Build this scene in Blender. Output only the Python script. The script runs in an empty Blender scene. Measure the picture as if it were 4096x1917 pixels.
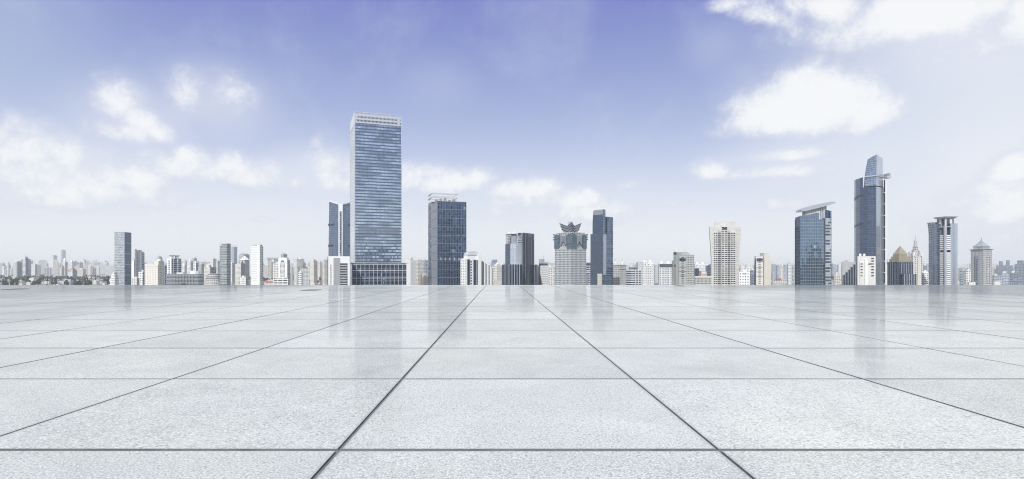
import bpy, math, random
from math import sin, cos, tan, atan, atan2, radians, sqrt, pi
from mathutils import Vector

# ------------------------------------------------------------------ camera, sky, sun, exposure
SC = bpy.context.scene
COL = SC.collection
K = 2333.0            # focal length in photograph pixels (4096 wide)
VX, VY = 2000.0, 1080.0
EYE = 0.6             # eye height above the plaza
GZ = -40.0            # city ground below the plaza
RNG = random.Random(7)

cam_d = bpy.data.cameras.new('camera')
cam_d.sensor_width = 36.0
cam_d.lens = 36.0 * K / 4096.0
cam_d.shift_x = (2048 - VX) / 4096.0
cam_d.shift_y = (VY - 958.5) / 4096.0
cam_d.clip_start = 0.05
cam_d.clip_end = 60000
cam = bpy.data.objects.new('camera', cam_d)
COL.objects.link(cam)
cam.location = (0, 0, EYE)
cam.rotation_euler = (radians(90), 0, 0)
SC.camera = cam

SUN_AZ = atan2(-0.30, -0.95)      # compass angle of the sun, measured from +Y towards +X
SUN_EL = radians(43)

def lin(r, g, b):
    f = lambda c: (c / 255 / 12.92) if c / 255 <= 0.04045 else ((c / 255 + 0.055) / 1.055) ** 2.4
    return (f(r), f(g), f(b), 1.0)

class NT:
    """small helper for node trees"""
    def __init__(s, tree):
        s.t = tree
        tree.nodes.clear()
    def n(s, kind, **kw):
        nd = s.t.nodes.new(kind)
        for k, v in kw.items():
            setattr(nd, k, v)
        return nd
    def put(s, sock, v):
        if isinstance(v, bpy.types.NodeSocket):
            s.t.links.new(v, sock)
        else:
            sock.default_value = v
    def math(s, op, a, b=None, c=None, clamp=False):
        nd = s.n('ShaderNodeMath', operation=op, use_clamp=clamp)
        for i, v in enumerate((a, b, c)):
            if v is not None:
                s.put(nd.inputs[i], v)
        return nd.outputs[0]
    def vmath(s, op, a, b=None):
        nd = s.n('ShaderNodeVectorMath', operation=op)
        s.put(nd.inputs[0], a)
        if b is not None:
            s.put(nd.inputs[1], b)
        return nd
    def scale(s, a, f):
        nd = s.n('ShaderNodeVectorMath', operation='SCALE')
        s.put(nd.inputs[0], a)
        s.put(nd.inputs[3], f)
        return nd.outputs[0]
    def mix(s, f, a, b, blend='MIX'):
        nd = s.n('ShaderNodeMix', data_type='RGBA', blend_type=blend)
        s.put(nd.inputs[0], f)
        s.put(nd.inputs[6], a)
        s.put(nd.inputs[7], b)
        return nd.outputs[2]
    def fmix(s, f, a, b):
        nd = s.n('ShaderNodeMix', data_type='FLOAT')
        s.put(nd.inputs[0], f)
        s.put(nd.inputs[2], a)
        s.put(nd.inputs[3], b)
        return nd.outputs[0]
    def rng(s, v, a, b, c=0.0, d=1.0, smooth=True):
        nd = s.n('ShaderNodeMapRange', interpolation_type='SMOOTHSTEP' if smooth else 'LINEAR')
        s.put(nd.inputs[0], v)
        for i, x in enumerate((a, b, c, d)):
            s.put(nd.inputs[i + 1], x)
        return nd.outputs[0]
    def noise(s, vec, scale, detail=3.0, rough=0.55, dist=0.0, dims='3D'):
        nd = s.n('ShaderNodeTexNoise', noise_dimensions=dims)
        if vec is not None:
            s.put(nd.inputs['Vector'], vec)
        nd.inputs['Scale'].default_value = scale
        nd.inputs['Detail'].default_value = detail
        nd.inputs['Roughness'].default_value = rough
        nd.inputs['Distortion'].default_value = dist
        return nd

def azel(px, py):
    d = Vector(((px - VX) / K, 1.0, (VY - py) / K)).normalized()
    return atan2(d.x, d.y), math.asin(d.z)

def build_world():
    w = bpy.data.worlds.new('World')
    SC.world = w
    w.use_nodes = True
    T = NT(w.node_tree)
    sky = T.n('ShaderNodeTexSky', sky_type='NISHITA')
    sky.sun_disc = False
    sky.sun_elevation = SUN_EL
    sky.sun_rotation = SUN_AZ
    sky.air_density = 1.2
    sky.dust_density = 2.0
    tc = T.n('ShaderNodeTexCoord')
    d = tc.outputs['Generated']
    sep = T.n('ShaderNodeSeparateXYZ')
    T.put(sep.inputs[0], d)
    x, y, z = sep.outputs
    az = T.math('ARCTAN2', x, y)
    el = T.math('ARCSINE', z)
    comb = T.n('ShaderNodeCombineXYZ')
    T.put(comb.inputs[0], az)
    T.put(comb.inputs[1], el)
    ae = comb.outputs[0]
    def blob(px, py, rx, ry, rot, prev=None, flat=0.0):
        # each lump waits for the one before it, which keeps the shader's working memory small
        vec = ae
        if prev is not None:
            nd = T.n('ShaderNodeVectorMath', operation='MULTIPLY_ADD')
            T.put(nd.inputs[0], prev)
            nd.inputs[1].default_value = (1e-7, 1e-7, 1e-7)
            T.put(nd.inputs[2], ae)
            vec = nd.outputs[0]
        a, e = azel(px, py)
        a2, _ = azel(px + rx, py)
        _, e2 = azel(px, py - ry)
        mp = T.n('ShaderNodeMapping', vector_type='TEXTURE')
        T.put(mp.inputs[0], vec)
        mp.inputs[1].default_value = (a, e, 0)
        mp.inputs[2].default_value = (0, 0, radians(rot))
        mp.inputs[3].default_value = (a2 - a, e2 - e, 1)
        v = mp.outputs[0]
        if flat:      # cumulus: flatter underneath
            mn = T.vmath('MINIMUM', v, (0, 0, 0)).outputs[0]
            nd = T.n('ShaderNodeVectorMath', operation='MULTIPLY_ADD')
            T.put(nd.inputs[0], mn)
            nd.inputs[1].default_value = (0, flat, 0)
            T.put(nd.inputs[2], v)
            v = nd.outputs[0]
        return T.vmath('LENGTH', v).outputs['Value']
    # clear air: pale horizon, periwinkle above; unseen zenith paled for neutral fill light
    ramp = T.n('ShaderNodeValToRGB')
    T.put(ramp.inputs[0], T.math('MAXIMUM', z, 0.0))
    cr = ramp.color_ramp
    pts = SKY_PTS
    while len(cr.elements) < len(pts):
        cr.elements.new(0.5)
    for e, (p, c) in zip(cr.elements, pts):
        e.position = p
        e.color = lin(*c)
    col = ramp.outputs[0]
    # brighter milky air towards the two ends of the panorama
    front = T.rng(y, 0.0, 0.3)
    fr = T.math('MULTIPLY', T.rng(az, radians(17), radians(43)), front)
    col = T.mix(T.math('MULTIPLY', fr, 0.86), col, lin(236, 241, 248))
    fl = T.math('MULTIPLY', T.rng(az, radians(-30), radians(-43)), front)
    fl = T.math('MULTIPLY', fl, T.rng(el, radians(8), radians(18)))
    col = T.mix(T.math('MULTIPLY', fl, 0.5), col, lin(186, 202, 228))
    # thin veils
    wv = T.noise(d, 3.1, 7, 0.62, 0.25).outputs[0]
    veil = T.math('MULTIPLY', T.rng(wv, 0.47, 0.72), 0.22)
    for (px, py, rx, ry, amp) in VEILS:
        ln = blob(px, py, rx, ry, 0, veil)
        veil = T.math('MAXIMUM', veil, T.math('MULTIPLY', T.rng(ln, 0.0, 1.5, amp, 0.0), T.rng(wv, 0.2, 0.75, 0.5, 1.25)))
    col = T.mix(veil, col, lin(240, 243, 251))
    # cumulus: soft lumps placed in the sky dome, broken up by noise
    n1 = T.noise(d, 11.0, 8, 0.6, 0.2).outputs[0]
    n2 = T.noise(d, 34.0, 8, 0.68, 0.25).outputs[0]
    nn = T.math('ADD', T.math('MULTIPLY', T.math('SUBTRACT', n1, 0.5), 1.7), T.math('MULTIPLY', T.math('SUBTRACT', n2, 0.5), 1.15))
    field = None
    for (px, py, rx, ry, amp, rot) in CLOUDS:
        ln = blob(px, py, rx * 1.16, ry * 1.16, rot, field, 0.5)
        f = T.rng(ln, 0.0, 2.0, amp, 0.0)
        if field is None:
            field = f
        else:
            nd = T.n('ShaderNodeMath', operation='SMOOTH_MAX')
            T.put(nd.inputs[0], field)
            T.put(nd.inputs[1], f)
            nd.inputs[2].default_value = 0.12
            field = nd.outputs[0]
    back = T.math('MULTIPLY', T.rng(y, -0.05, -0.35), T.rng(n1, 0.42, 0.62, 0.0, 0.75))
    field = T.math('MAXIMUM', field, back)
    edge = T.math('ADD', field, T.math('MULTIPLY', nn, T.rng(field, 0.02, 0.35, 0.0, 0.8)))
    dens = T.rng(edge, 0.13, 0.80)
    core = T.rng(edge, 0.35, 1.0)
    ccol = T.mix(core, lin(224, 229, 243), lin(253, 254, 255))
    col = T.mix(dens, col, ccol)
    b1 = T.n('ShaderNodeBackground')
    T.put(b1.inputs[0], sky.outputs[0])
    b1.inputs[1].default_value = 0.10
    b2 = T.n('ShaderNodeBackground')
    T.put(b2.inputs[0], col)
    b2.inputs[1].default_value = 1.0
    mx = T.n('ShaderNodeMixShader')
    mx.inputs[0].default_value = 0.93
    T.put(mx.inputs[1], b1.outputs[0])
    T.put(mx.inputs[2], b2.outputs[0])
    out = T.n('ShaderNodeOutputWorld')
    T.put(out.inputs[0], mx.outputs[0])
    w.cycles.sampling_method = 'MANUAL'
    w.cycles.sample_map_resolution = 512

SKY_PTS = [(0.0, (252, 253, 255)), (0.06, (239, 243, 251)), (0.12, (220, 228, 245)), (0.19, (193, 204, 235)), (0.26, (168, 181, 223)),
           (0.33, (147, 161, 214)), (0.42, (124, 136, 205)), (0.54, (158, 170, 196)), (0.68, (204, 210, 206)), (1.0, (212, 217, 212))]
# broad thin brightening of the air: photograph x, y, half width, half height, strength
VEILS = [(650, 850, 1200, 180, 0.42), (2200, 880, 900, 170, 0.42), (3980, 800, 420, 420, 0.75), (3820, 140, 460, 240, 0.45), (220, 720, 460, 230, 0.75),
         (560, 480, 300, 190, 0.45), (860, 400, 260, 180, 0.42), (1250, 700, 260, 130, 0.45), (3250, 640, 520, 120, 0.40), (1750, 330, 160, 120, 0.16), (2840, 180, 130, 110, 0.18)]

# photograph x, y, half width, half height, strength, tilt
CLOUDS = [
    # big bright cumulus on the right
    (3090, 470, 170, 96, 1.0, 0), (3290, 435, 230, 130, 1.15, 0), (3480, 465, 170, 84, 1.0, 0), (3190, 360, 120, 90, 0.85, 0),
    (3260, 492, 330, 46, 0.95, 0), (2950, 500, 90, 40, 0.45, 0), (3420, 380, 130, 70, 0.9, 0),
    # upper right bank
    (3050, 70, 110, 50, 0.65, -18), (3320, 20, 190, 90, 0.95, -20), (3700, 60, 330, 130, 1.25, 0), (3580, 160, 90, 60, 0.7, 0),
    (3230, 120, 200, 80, 0.42, 0), (4120, 90, 110, 140, 1.1, 0), (3900, 200, 200, 60, 0.6, 0), (2960, 10, 120, 40, 0.55, 0),
    # small ones below the big one
    (3150, 625, 180, 32, 0.85, 0), (3110, 690, 210, 34, 0.85, 0), (2840, 690, 80, 44, 0.75, 0), (3150, 820, 90, 32, 0.75, 0),
    (3330, 570, 70, 22, 0.5, 0),
    # right edge
    (4080, 680, 120, 60, 1.1, 12), (4060, 830, 210, 120, 0.95, 0), (3950, 980, 240, 90, 0.7, 0),
    (3225, 310, 70, 45, 0.7, 0), (3050, 410, 80, 50, 0.6, 0), (3570, 430, 70, 60, 0.7, 0), (3560, 50, 200, 100, 0.62, 0), (3850, 120, 260, 110, 0.6, 0),
    (3900, 900, 250, 120, 0.6, 0), (2900, 440, 50, 30, 0.35, 0),
    # centre row
    (1780, 735, 290, 56, 0.72, 0), (2150, 800, 240, 48, 0.75, 0), (2380, 850, 200, 56, 0.72, 0), (2000, 850, 340, 46, 0.55, 0),
    (2090, 765, 130, 48, 1.05, 0), (2190, 750, 60, 36, 0.9, 0), (1890, 720, 140, 42, 0.72, 0), (1700, 690, 90, 44, 0.75, 0),
    (2310, 805, 95, 42, 0.95, 0), (2440, 870, 80, 40, 0.6, 0), (2510, 750, 50, 24, 0.55, 0), (2680, 815, 90, 30, 0.6, 0),
    (2090, 880, 130, 26, 0.5, 0),
    # left
    (210, 700, 330, 120, 0.82, 0), (90, 610, 190, 110, 0.85, 0), (420, 765, 290, 75, 0.9, 0), (230, 800, 290, 60, 0.7, 0), (60, 520, 130, 65, 0.75, 0),
    (850, 690, 260, 66, 0.74, 0), (1040, 715, 240, 60, 0.68, 0), (1370, 690, 150, 90, 0.75, 0),
    (470, 410, 90, 85, 0.95, -30), (540, 470, 100, 58, 0.9, -35), (610, 520, 75, 42, 0.7, -30), (480, 530, 130, 55, 0.6, 0),
    (740, 390, 60, 100, 0.70, 0), (900, 390, 110, 90, 0.56, 0), (800, 340, 130, 60, 0.46, 0),
    (60, 560, 130, 80, 0.75, 0), (150, 560, 60, 40, 0.6, 0), (260, 640, 100, 70, 0.9, 0), (370, 650, 50, 50, 0.7, 0),
    (330, 735, 230, 65, 0.85, 0), (500, 720, 120, 60, 1.05, 0), (130, 770, 70, 40, 0.8, 0),
    (770, 640, 70, 45, 0.7, 0), (930, 670, 80, 55, 0.85, -15), (1090, 690, 110, 45, 0.6, 0), (1270, 570, 40, 30, 0.5, 40),
    (1270, 690, 60, 40, 0.65, 0), (1350, 730, 70, 60, 0.8, 0), (1150, 740, 70, 25, 0.5, 0), (510, 840, 100, 34, 0.5, 0),
    (40, 850, 90, 40, 0.6, 0), (15, 710, 40, 20, 0.6, 0), (1060, 880, 60, 14, 0.5, 0),
]
build_world()

sun_d = bpy.data.lights.new('sun', 'SUN')
sun_d.energy = 4.1
sun_d.angle = radians(0.5)
sun_d.color = (1.0, 0.98, 0.95)
sun = bpy.data.objects.new('sun', sun_d)
COL.objects.link(sun)
sun.location = (0, 0, 300)
sdir = Vector((sin(SUN_AZ) * cos(SUN_EL), cos(SUN_AZ) * cos(SUN_EL), sin(SUN_EL)))
sun.rotation_euler = (-sdir).to_track_quat('-Z', 'Y').to_euler()

SC.view_settings.view_transform = 'Standard'
SC.view_settings.look = 'None'
SC.view_settings.exposure = 0.0
SC.view_settings.gamma = 1.0
SC.view_settings.use_curve_mapping = False
SC.render.engine = 'CYCLES'
SC.cycles.use_denoising = True
SC.cycles.denoiser = 'OPENIMAGEDENOISE'
SC.cycles.denoising_input_passes = 'RGB_ALBEDO_NORMAL'
SC.cycles.denoising_prefilter = 'NONE'
SC.cycles.use_adaptive_sampling = False
SC.cycles.filter_width = 1.15
SC.cycles.max_bounces = 5
SC.cycles.diffuse_bounces = 2
SC.cycles.glossy_bounces = 4
SC.cycles.volume_bounces = 1
SC.cycles.caustics_reflective = False
SC.cycles.caustics_refractive = False
SC.cycles.sample_clamp_indirect = 4.0

# ------------------------------------------------------------------ materials
MATS = {}

def plain(name, color, rough=0.6, metal=0.0, var=0.12, scale=0.15, spec=0.5):
    if name in MATS:
        return MATS[name]
    m = bpy.data.materials.new(name)
    m.use_nodes = True
    T = NT(m.node_tree)
    tc = T.n('ShaderNodeTexCoord')
    o = tc.outputs['Object']
    a = T.noise(o, scale, 5, 0.6).outputs[0]
    mp = T.n('ShaderNodeMapping')
    T.put(mp.inputs[0], o)
    mp.inputs[3].default_value = (1.3, 1.3, 0.06)
    b = T.noise(mp.outputs[0], 0.6, 4, 0.6).outputs[0]
    v = T.math('ADD', T.math('MULTIPLY', T.math('SUBTRACT', a, 0.5), 2 * var), T.math('MULTIPLY', T.math('SUBTRACT', b, 0.5), 1.6 * var))
    v = T.math('ADD', v, 1.0)
    c = T.scale(color[:3] if len(color) == 4 else color, v)
    p = T.n('ShaderNodeBsdfPrincipled')
    T.put(p.inputs['Base Color'], c)
    p.inputs['Roughness'].default_value = rough
    p.inputs['Metallic'].default_value = metal
    p.inputs['Specular IOR Level'].default_value = spec
    out = T.n('ShaderNodeOutputMaterial')
    T.put(out.inputs[0], p.outputs[0])
    MATS[name] = m
    return m

def facade(name, wall, glass, bay=3.2, st=3.2, ww=0.6, wh=0.5, metal=0.75, rough=0.07, jit=0.02, vary=0.5,
           wrough=0.6, wmetal=0.0, blind=0.12, wvar=0.1, rw=0.5, run=0.11):
    """wall with a grid of windows; UV is in metres"""
    if name in MATS:
        return MATS[name]
    m = bpy.data.materials.new(name)
    m.use_nodes = True
    T = NT(m.node_tree)
    uv = T.n('ShaderNodeUVMap')
    sep = T.n('ShaderNodeSeparateXYZ')
    T.put(sep.inputs[0], uv.outputs[0])
    cu = T.math('DIVIDE', sep.outputs[0], bay)
    cv = T.math('DIVIDE', sep.outputs[1], st)
    fu, fv = T.math('FRACT', cu), T.math('FRACT', cv)
    iu, iv = T.math('FLOOR', cu), T.math('FLOOR', cv)
    mu = T.math('LESS_THAN', T.math('ABSOLUTE', T.math('SUBTRACT', fu, 0.5)), ww / 2) if ww < 1 else None
    mv = T.math('LESS_THAN', T.math('ABSOLUTE', T.math('SUBTRACT', fv, 0.5)), wh / 2) if wh < 1 else None
    mask = T.math('MULTIPLY', mu, mv) if mu and mv else (mu or mv or 1.0)
    cb = T.n('ShaderNodeCombineXYZ')
    T.put(cb.inputs[0], iu)
    T.put(cb.inputs[1], iv)
    wn = T.n('ShaderNodeTexWhiteNoise', noise_dimensions='2D')
    T.put(wn.inputs['Vector'], cb.outputs[0])
    r = wn.outputs['Value']
    # whole stretches of a storey share a tone (blinds down, lights out)
    cb2 = T.n('ShaderNodeCombineXYZ')
    T.put(cb2.inputs[0], T.math('MULTIPLY', sep.outputs[0], run))
    T.put(cb2.inputs[1], T.math('MULTIPLY', iv, 3.7))
    sn = T.noise(cb2.outputs[0], 1.0, 2, 0.5, dims='2D').outputs[0]
    tone = T.math('ADD', T.math('MULTIPLY', r, rw), T.math('MULTIPLY', T.rng(sn, 0.3, 0.7), 1 - rw))
    gcol = T.scale(glass, T.math('ADD', T.math('MULTIPLY', tone, 2 * vary), 1.0 - vary))
    bl = T.math('GREATER_THAN', T.math('ADD', T.math('MULTIPLY', r, 0.6 if rw > 0.3 else 0.15), T.math('MULTIPLY', sn, 0.4 if rw > 0.3 else 0.85)), 1.0 - blind - (0.12 if rw > 0.3 else 0.18))
    gcol = T.mix(T.math('MULTIPLY', bl, 0.75), gcol, (0.42, 0.47, 0.53, 1))
    tc = T.n('ShaderNodeTexCoord')
    on = T.noise(tc.outputs['Object'], 0.12, 5, 0.6).outputs[0]
    wcol = T.scale(wall, T.math('ADD', T.math('MULTIPLY', T.math('SUBTRACT', on, 0.5), 3 * wvar), 1.0))
    p = T.n('ShaderNodeBsdfPrincipled')
    T.put(p.inputs['Base Color'], T.mix(mask, wcol, gcol) if mask != 1.0 else gcol)
    gm = T.math('MULTIPLY', T.math('SUBTRACT', 1.0, T.math('MULTIPLY', bl, 0.7)), metal)
    T.put(p.inputs['Metallic'], T.fmix(mask, wmetal, gm))
    T.put(p.inputs['Roughness'], T.fmix(mask, wrough, rough))
    geo = T.n('ShaderNodeNewGeometry')
    jv = T.scale(T.vmath('SUBTRACT', wn.outputs['Color'], (0.5, 0.5, 0.5)).outputs[0], T.math('MULTIPLY', mask, jit * 2) if mask != 1.0 else jit * 2)
    nv = T.vmath('NORMALIZE', T.vmath('ADD', geo.outputs['Normal'], jv).outputs[0]).outputs[0]
    T.put(p.inputs['Normal'], nv)
    out = T.n('ShaderNodeOutputMaterial')
    T.put(out.inputs[0], p.outputs[0])
    MATS[name] = m
    return m

def pane_mat(name, glass, metal=0.7, vary=0.5, rough=0.08):
    if name in MATS:
        return MATS[name]
    m = bpy.data.materials.new(name)
    m.use_nodes = True
    T = NT(m.node_tree)
    geo = T.n('ShaderNodeNewGeometry')
    tc = T.n('ShaderNodeObjectInfo')
    wn = T.n('ShaderNodeTexWhiteNoise', noise_dimensions='4D')
    pos = T.vmath('FLOOR', T.scale(geo.outputs['Position'], 0.45)).outputs[0]
    T.put(wn.inputs['Vector'], pos)
    T.put(wn.inputs['W'], tc.outputs['Random'])
    r = wn.outputs['Value']
    c = T.scale(glass, T.math('ADD', T.math('MULTIPLY', r, 2 * vary), 1 - vary))
    bl = T.math('GREATER_THAN', r, 0.88)
    c = T.mix(T.math('MULTIPLY', bl, 0.6), c, (0.4, 0.43, 0.46, 1))
    p = T.n('ShaderNodeBsdfPrincipled')
    T.put(p.inputs['Base Color'], c)
    T.put(p.inputs['Metallic'], T.math('MULTIPLY', T.math('SUBTRACT', 1.0, bl), metal))
    p.inputs['Roughness'].default_value = rough
    out = T.n('ShaderNodeOutputMaterial')
    T.put(out.inputs[0], p.outputs[0])
    MATS[name] = m
    return m

white = plain('white_paint', (0.80, 0.80, 0.80), 0.5, var=0.07)
offwhite = plain('offwhite_stone', (0.66, 0.65, 0.62), 0.6, var=0.1)
cream = plain('cream_render', (0.68, 0.65, 0.60), 0.7)
greybeige = plain('grey_beige_concrete', (0.50, 0.505, 0.485), 0.7)
concrete = plain('concrete', (0.42, 0.43, 0.44), 0.75, var=0.15)
roofgrey = plain('roof_felt', (0.30, 0.31, 0.32), 0.85, var=0.2)
darkroof = plain('dark_roof', (0.10, 0.11, 0.13), 0.7)
steel = plain('pale_metal', (0.62, 0.65, 0.69), 0.35, 0.6, var=0.06)
whitemetal = plain('white_metal', (0.78, 0.79, 0.81), 0.4, 0.1, var=0.05)
darkmetal = plain('dark_metal', (0.05, 0.06, 0.075), 0.45, 0.3)
redroof = plain('red_tile', (0.34, 0.12, 0.09), 0.8)
goldstone = plain('gold_stone', (0.30, 0.275, 0.205), 0.6, 0.1, var=0.25)
bluemetal = plain('blue_grey_metal', (0.20, 0.275, 0.38), 0.4, 0.4)
spandark = plain('dark_spandrel', (0.085, 0.13, 0.20), 0.25, 0.35, var=0.08)
pane_dark = pane_mat('window_glass_dark', (0.025, 0.034, 0.05), 0.10)
pane_blue = pane_mat('window_glass_blue', (0.09, 0.13, 0.20), 0.6)

# ------------------------------------------------------------------ mesh builder
class MB:
    def __init__(s):
        s.v, s.f, s.m, s.uv = [], [], [], []
    def face(s, pts, m=0, uvs=None):
        i = len(s.v)
        s.v.extend(pts)
        s.f.append(tuple(range(i, i + len(pts))))
        s.m.append(m)
        s.uv.append(uvs or [(p[0] + p[1] * 0.37, p[2]) for p in pts])
    def frus(s, bot, z0, top, z1, m=0, cap=1, base=False, u0=0.0):
        """walls between two outlines (counter-clockwise); z0, z1 may be lists"""
        n = len(bot)
        za = z0 if isinstance(z0, (list, tuple)) else [z0] * n
        zb = z1 if isinstance(z1, (list, tuple)) else [z1] * n
        u = u0
        for i in range(n):
            j = (i + 1) % n
            L = sqrt((bot[j][0] - bot[i][0]) ** 2 + (bot[j][1] - bot[i][1]) ** 2)
            mi = m[i] if isinstance(m, (list, tuple)) else m
            if mi is not None:
                s.face([(*bot[i], za[i]), (*bot[j], za[j]), (*top[j], zb[j]), (*top[i], zb[i])], mi,
                       [(u, za[i]), (u + L, za[j]), (u + L, zb[j]), (u, zb[i])])
            u += L
        if cap is not None:
            if len(set(zb)) == 1:
                s.face([(*p, z) for p, z in zip(top, zb)], cap, [tuple(p) for p in top])
            else:
                c = (sum(p[0] for p in top) / n, sum(p[1] for p in top) / n, sum(zb) / n)
                for i in range(n):
                    j = (i + 1) % n
                    s.face([(*top[i], zb[i]), (*top[j], zb[j]), c], cap)
        if base:
            s.face([(*p, z) for p, z in zip(bot, za)][::-1], cap if cap is not None else 0, [tuple(p) for p in bot][::-1])
        return s
    def prism(s, poly, z0, z1, m=0, cap=1, base=False):
        return s.frus(poly, z0, poly, z1, m, cap, base)
    def box(s, x0, x1, y0, y1, z0, z1, m=0, cap=None, base=True):
        return s.prism([(x0, y0), (x1, y0), (x1, y1), (x0, y1)], z0, z1, m, m if cap is None and not isinstance(m, (list, tuple)) else (cap if cap is not None else 0), base)
    def pyr(s, poly, z0, apex, m=0):
        n = len(poly)
        for i in range(n):
            j = (i + 1) % n
            s.face([(*poly[i], z0), (*poly[j], z0), apex], m)
        return s
    def cyl(s, cx, cy, r0, r1, z0, z1, n=12, m=0, cap=0, base=False):
        c = lambda r: [(cx + r * cos(2 * pi * k / n), cy + r * sin(2 * pi * k / n)) for k in range(n)]
        return s.frus(c(r0), z0, c(r1), z1, m, cap, base)
    def dome(s, cx, cy, r, z, hgt, n=14, rings=5, m=0):
        for k in range(rings):
            a0, a1 = k / rings * pi / 2, (k + 1) / rings * pi / 2
            s.cyl(cx, cy, r * cos(a0), max(0.01, r * cos(a1)), z + hgt * sin(a0), z + hgt * sin(a1), n, m, None)
        return s
    def bar(s, p, q, w, m=0):
        p, q = Vector(p), Vector(q)
        d = (q - p).normalized()
        a = d.cross(Vector((0, 0, 1)))
        if a.length < 0.01:
            a = Vector((1, 0, 0))
        a.normalize()
        b = a.cross(d)
        c = [a * w / 2 + b * w / 2, -a * w / 2 + b * w / 2, -a * w / 2 - b * w / 2, a * w / 2 - b * w / 2]
        for i in range(4):
            j = (i + 1) % 4
            s.face([tuple(p + c[i]), tuple(p + c[j]), tuple(q + c[j]), tuple(q + c[i])], m)
        s.face([tuple(q + x) for x in c], m)
        s.face([tuple(p + x) for x in c[::-1]], m)
        return s
    def grid(s, f, a0, a1, z0, z1, cols, rows, ww, wh, dep, m=0, az=0.5):
        """a wall a0..a1, z0..z1 with cols x rows openings that have reveals dep deep; returns the openings"""
        out = []
        ca, cz = (a1 - a0) / cols, (z1 - z0) / rows
        q = lambda pts, mm=m: s.face([f(*p) for p in pts], mm, [(p[0] + p[2], p[1]) for p in pts])
        for j in range(rows):
            zb = z0 + j * cz
            w0 = zb + cz * (1 - wh) * az
            w1 = w0 + cz * wh
            q([(a0, zb, 0), (a1, zb, 0), (a1, w0, 0), (a0, w0, 0)])
            q([(a0, w1, 0), (a1, w1, 0), (a1, zb + cz, 0), (a0, zb + cz, 0)])
            prev = a0
            for i in range(cols):
                b0 = a0 + i * ca + ca * (1 - ww) / 2
                b1 = b0 + ca * ww
                q([(prev, w0, 0), (b0, w0, 0), (b0, w1, 0), (prev, w1, 0)])
                q([(b0, w0, 0), (b0, w0, dep), (b0, w1, dep), (b0, w1, 0)])
                q([(b1, w0, dep), (b1, w0, 0), (b1, w1, 0), (b1, w1, dep)])
                q([(b0, w1, 0), (b0, w1, dep), (b1, w1, dep), (b1, w1, 0)])
                q([(b0, w0, dep), (b0, w0, 0), (b1, w0, 0), (b1, w0, dep)])
                prev = b1
                out.append((b0, b1, w0, w1))
            q([(prev, w0, 0), (a1, w0, 0), (a1, w1, 0), (prev, w1, 0)])
        return out
    def mesh(s, name, mats):
        me = bpy.data.meshes.new(name)
        me.from_pydata(s.v, [], s.f)
        for mt in mats:
            me.materials.append(mt)
        me.polygons.foreach_set('material_index', [min(i, len(mats) - 1) for i in s.m])
        ul = me.uv_layers.new(name='UVMap')
        ul.data.foreach_set('uv', [c for u in s.uv for p in u for c in p])
        me.update()
        return me
    def obj(s, name, mats, parent=None, loc=(0, 0, 0)):
        o = bpy.data.objects.new(name, s.mesh(name, mats if isinstance(mats, (list, tuple)) else [mats]))
        COL.objects.link(o)
        o.location = loc
        if parent:
            o.parent = parent
        return o

def tag(o, label, cat, group=None, kind=None):
    if label:
        o['label'] = label
    if cat:
        o['category'] = cat
    if group:
        o['group'] = group
    if kind:
        o['kind'] = kind
    return o

def X(px, D):
    return (px - VX) / K * D

def Zl(py, D):
    """height above city ground of photograph row py at distance D"""
    return EYE + (VY - py) / K * D - GZ

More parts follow.
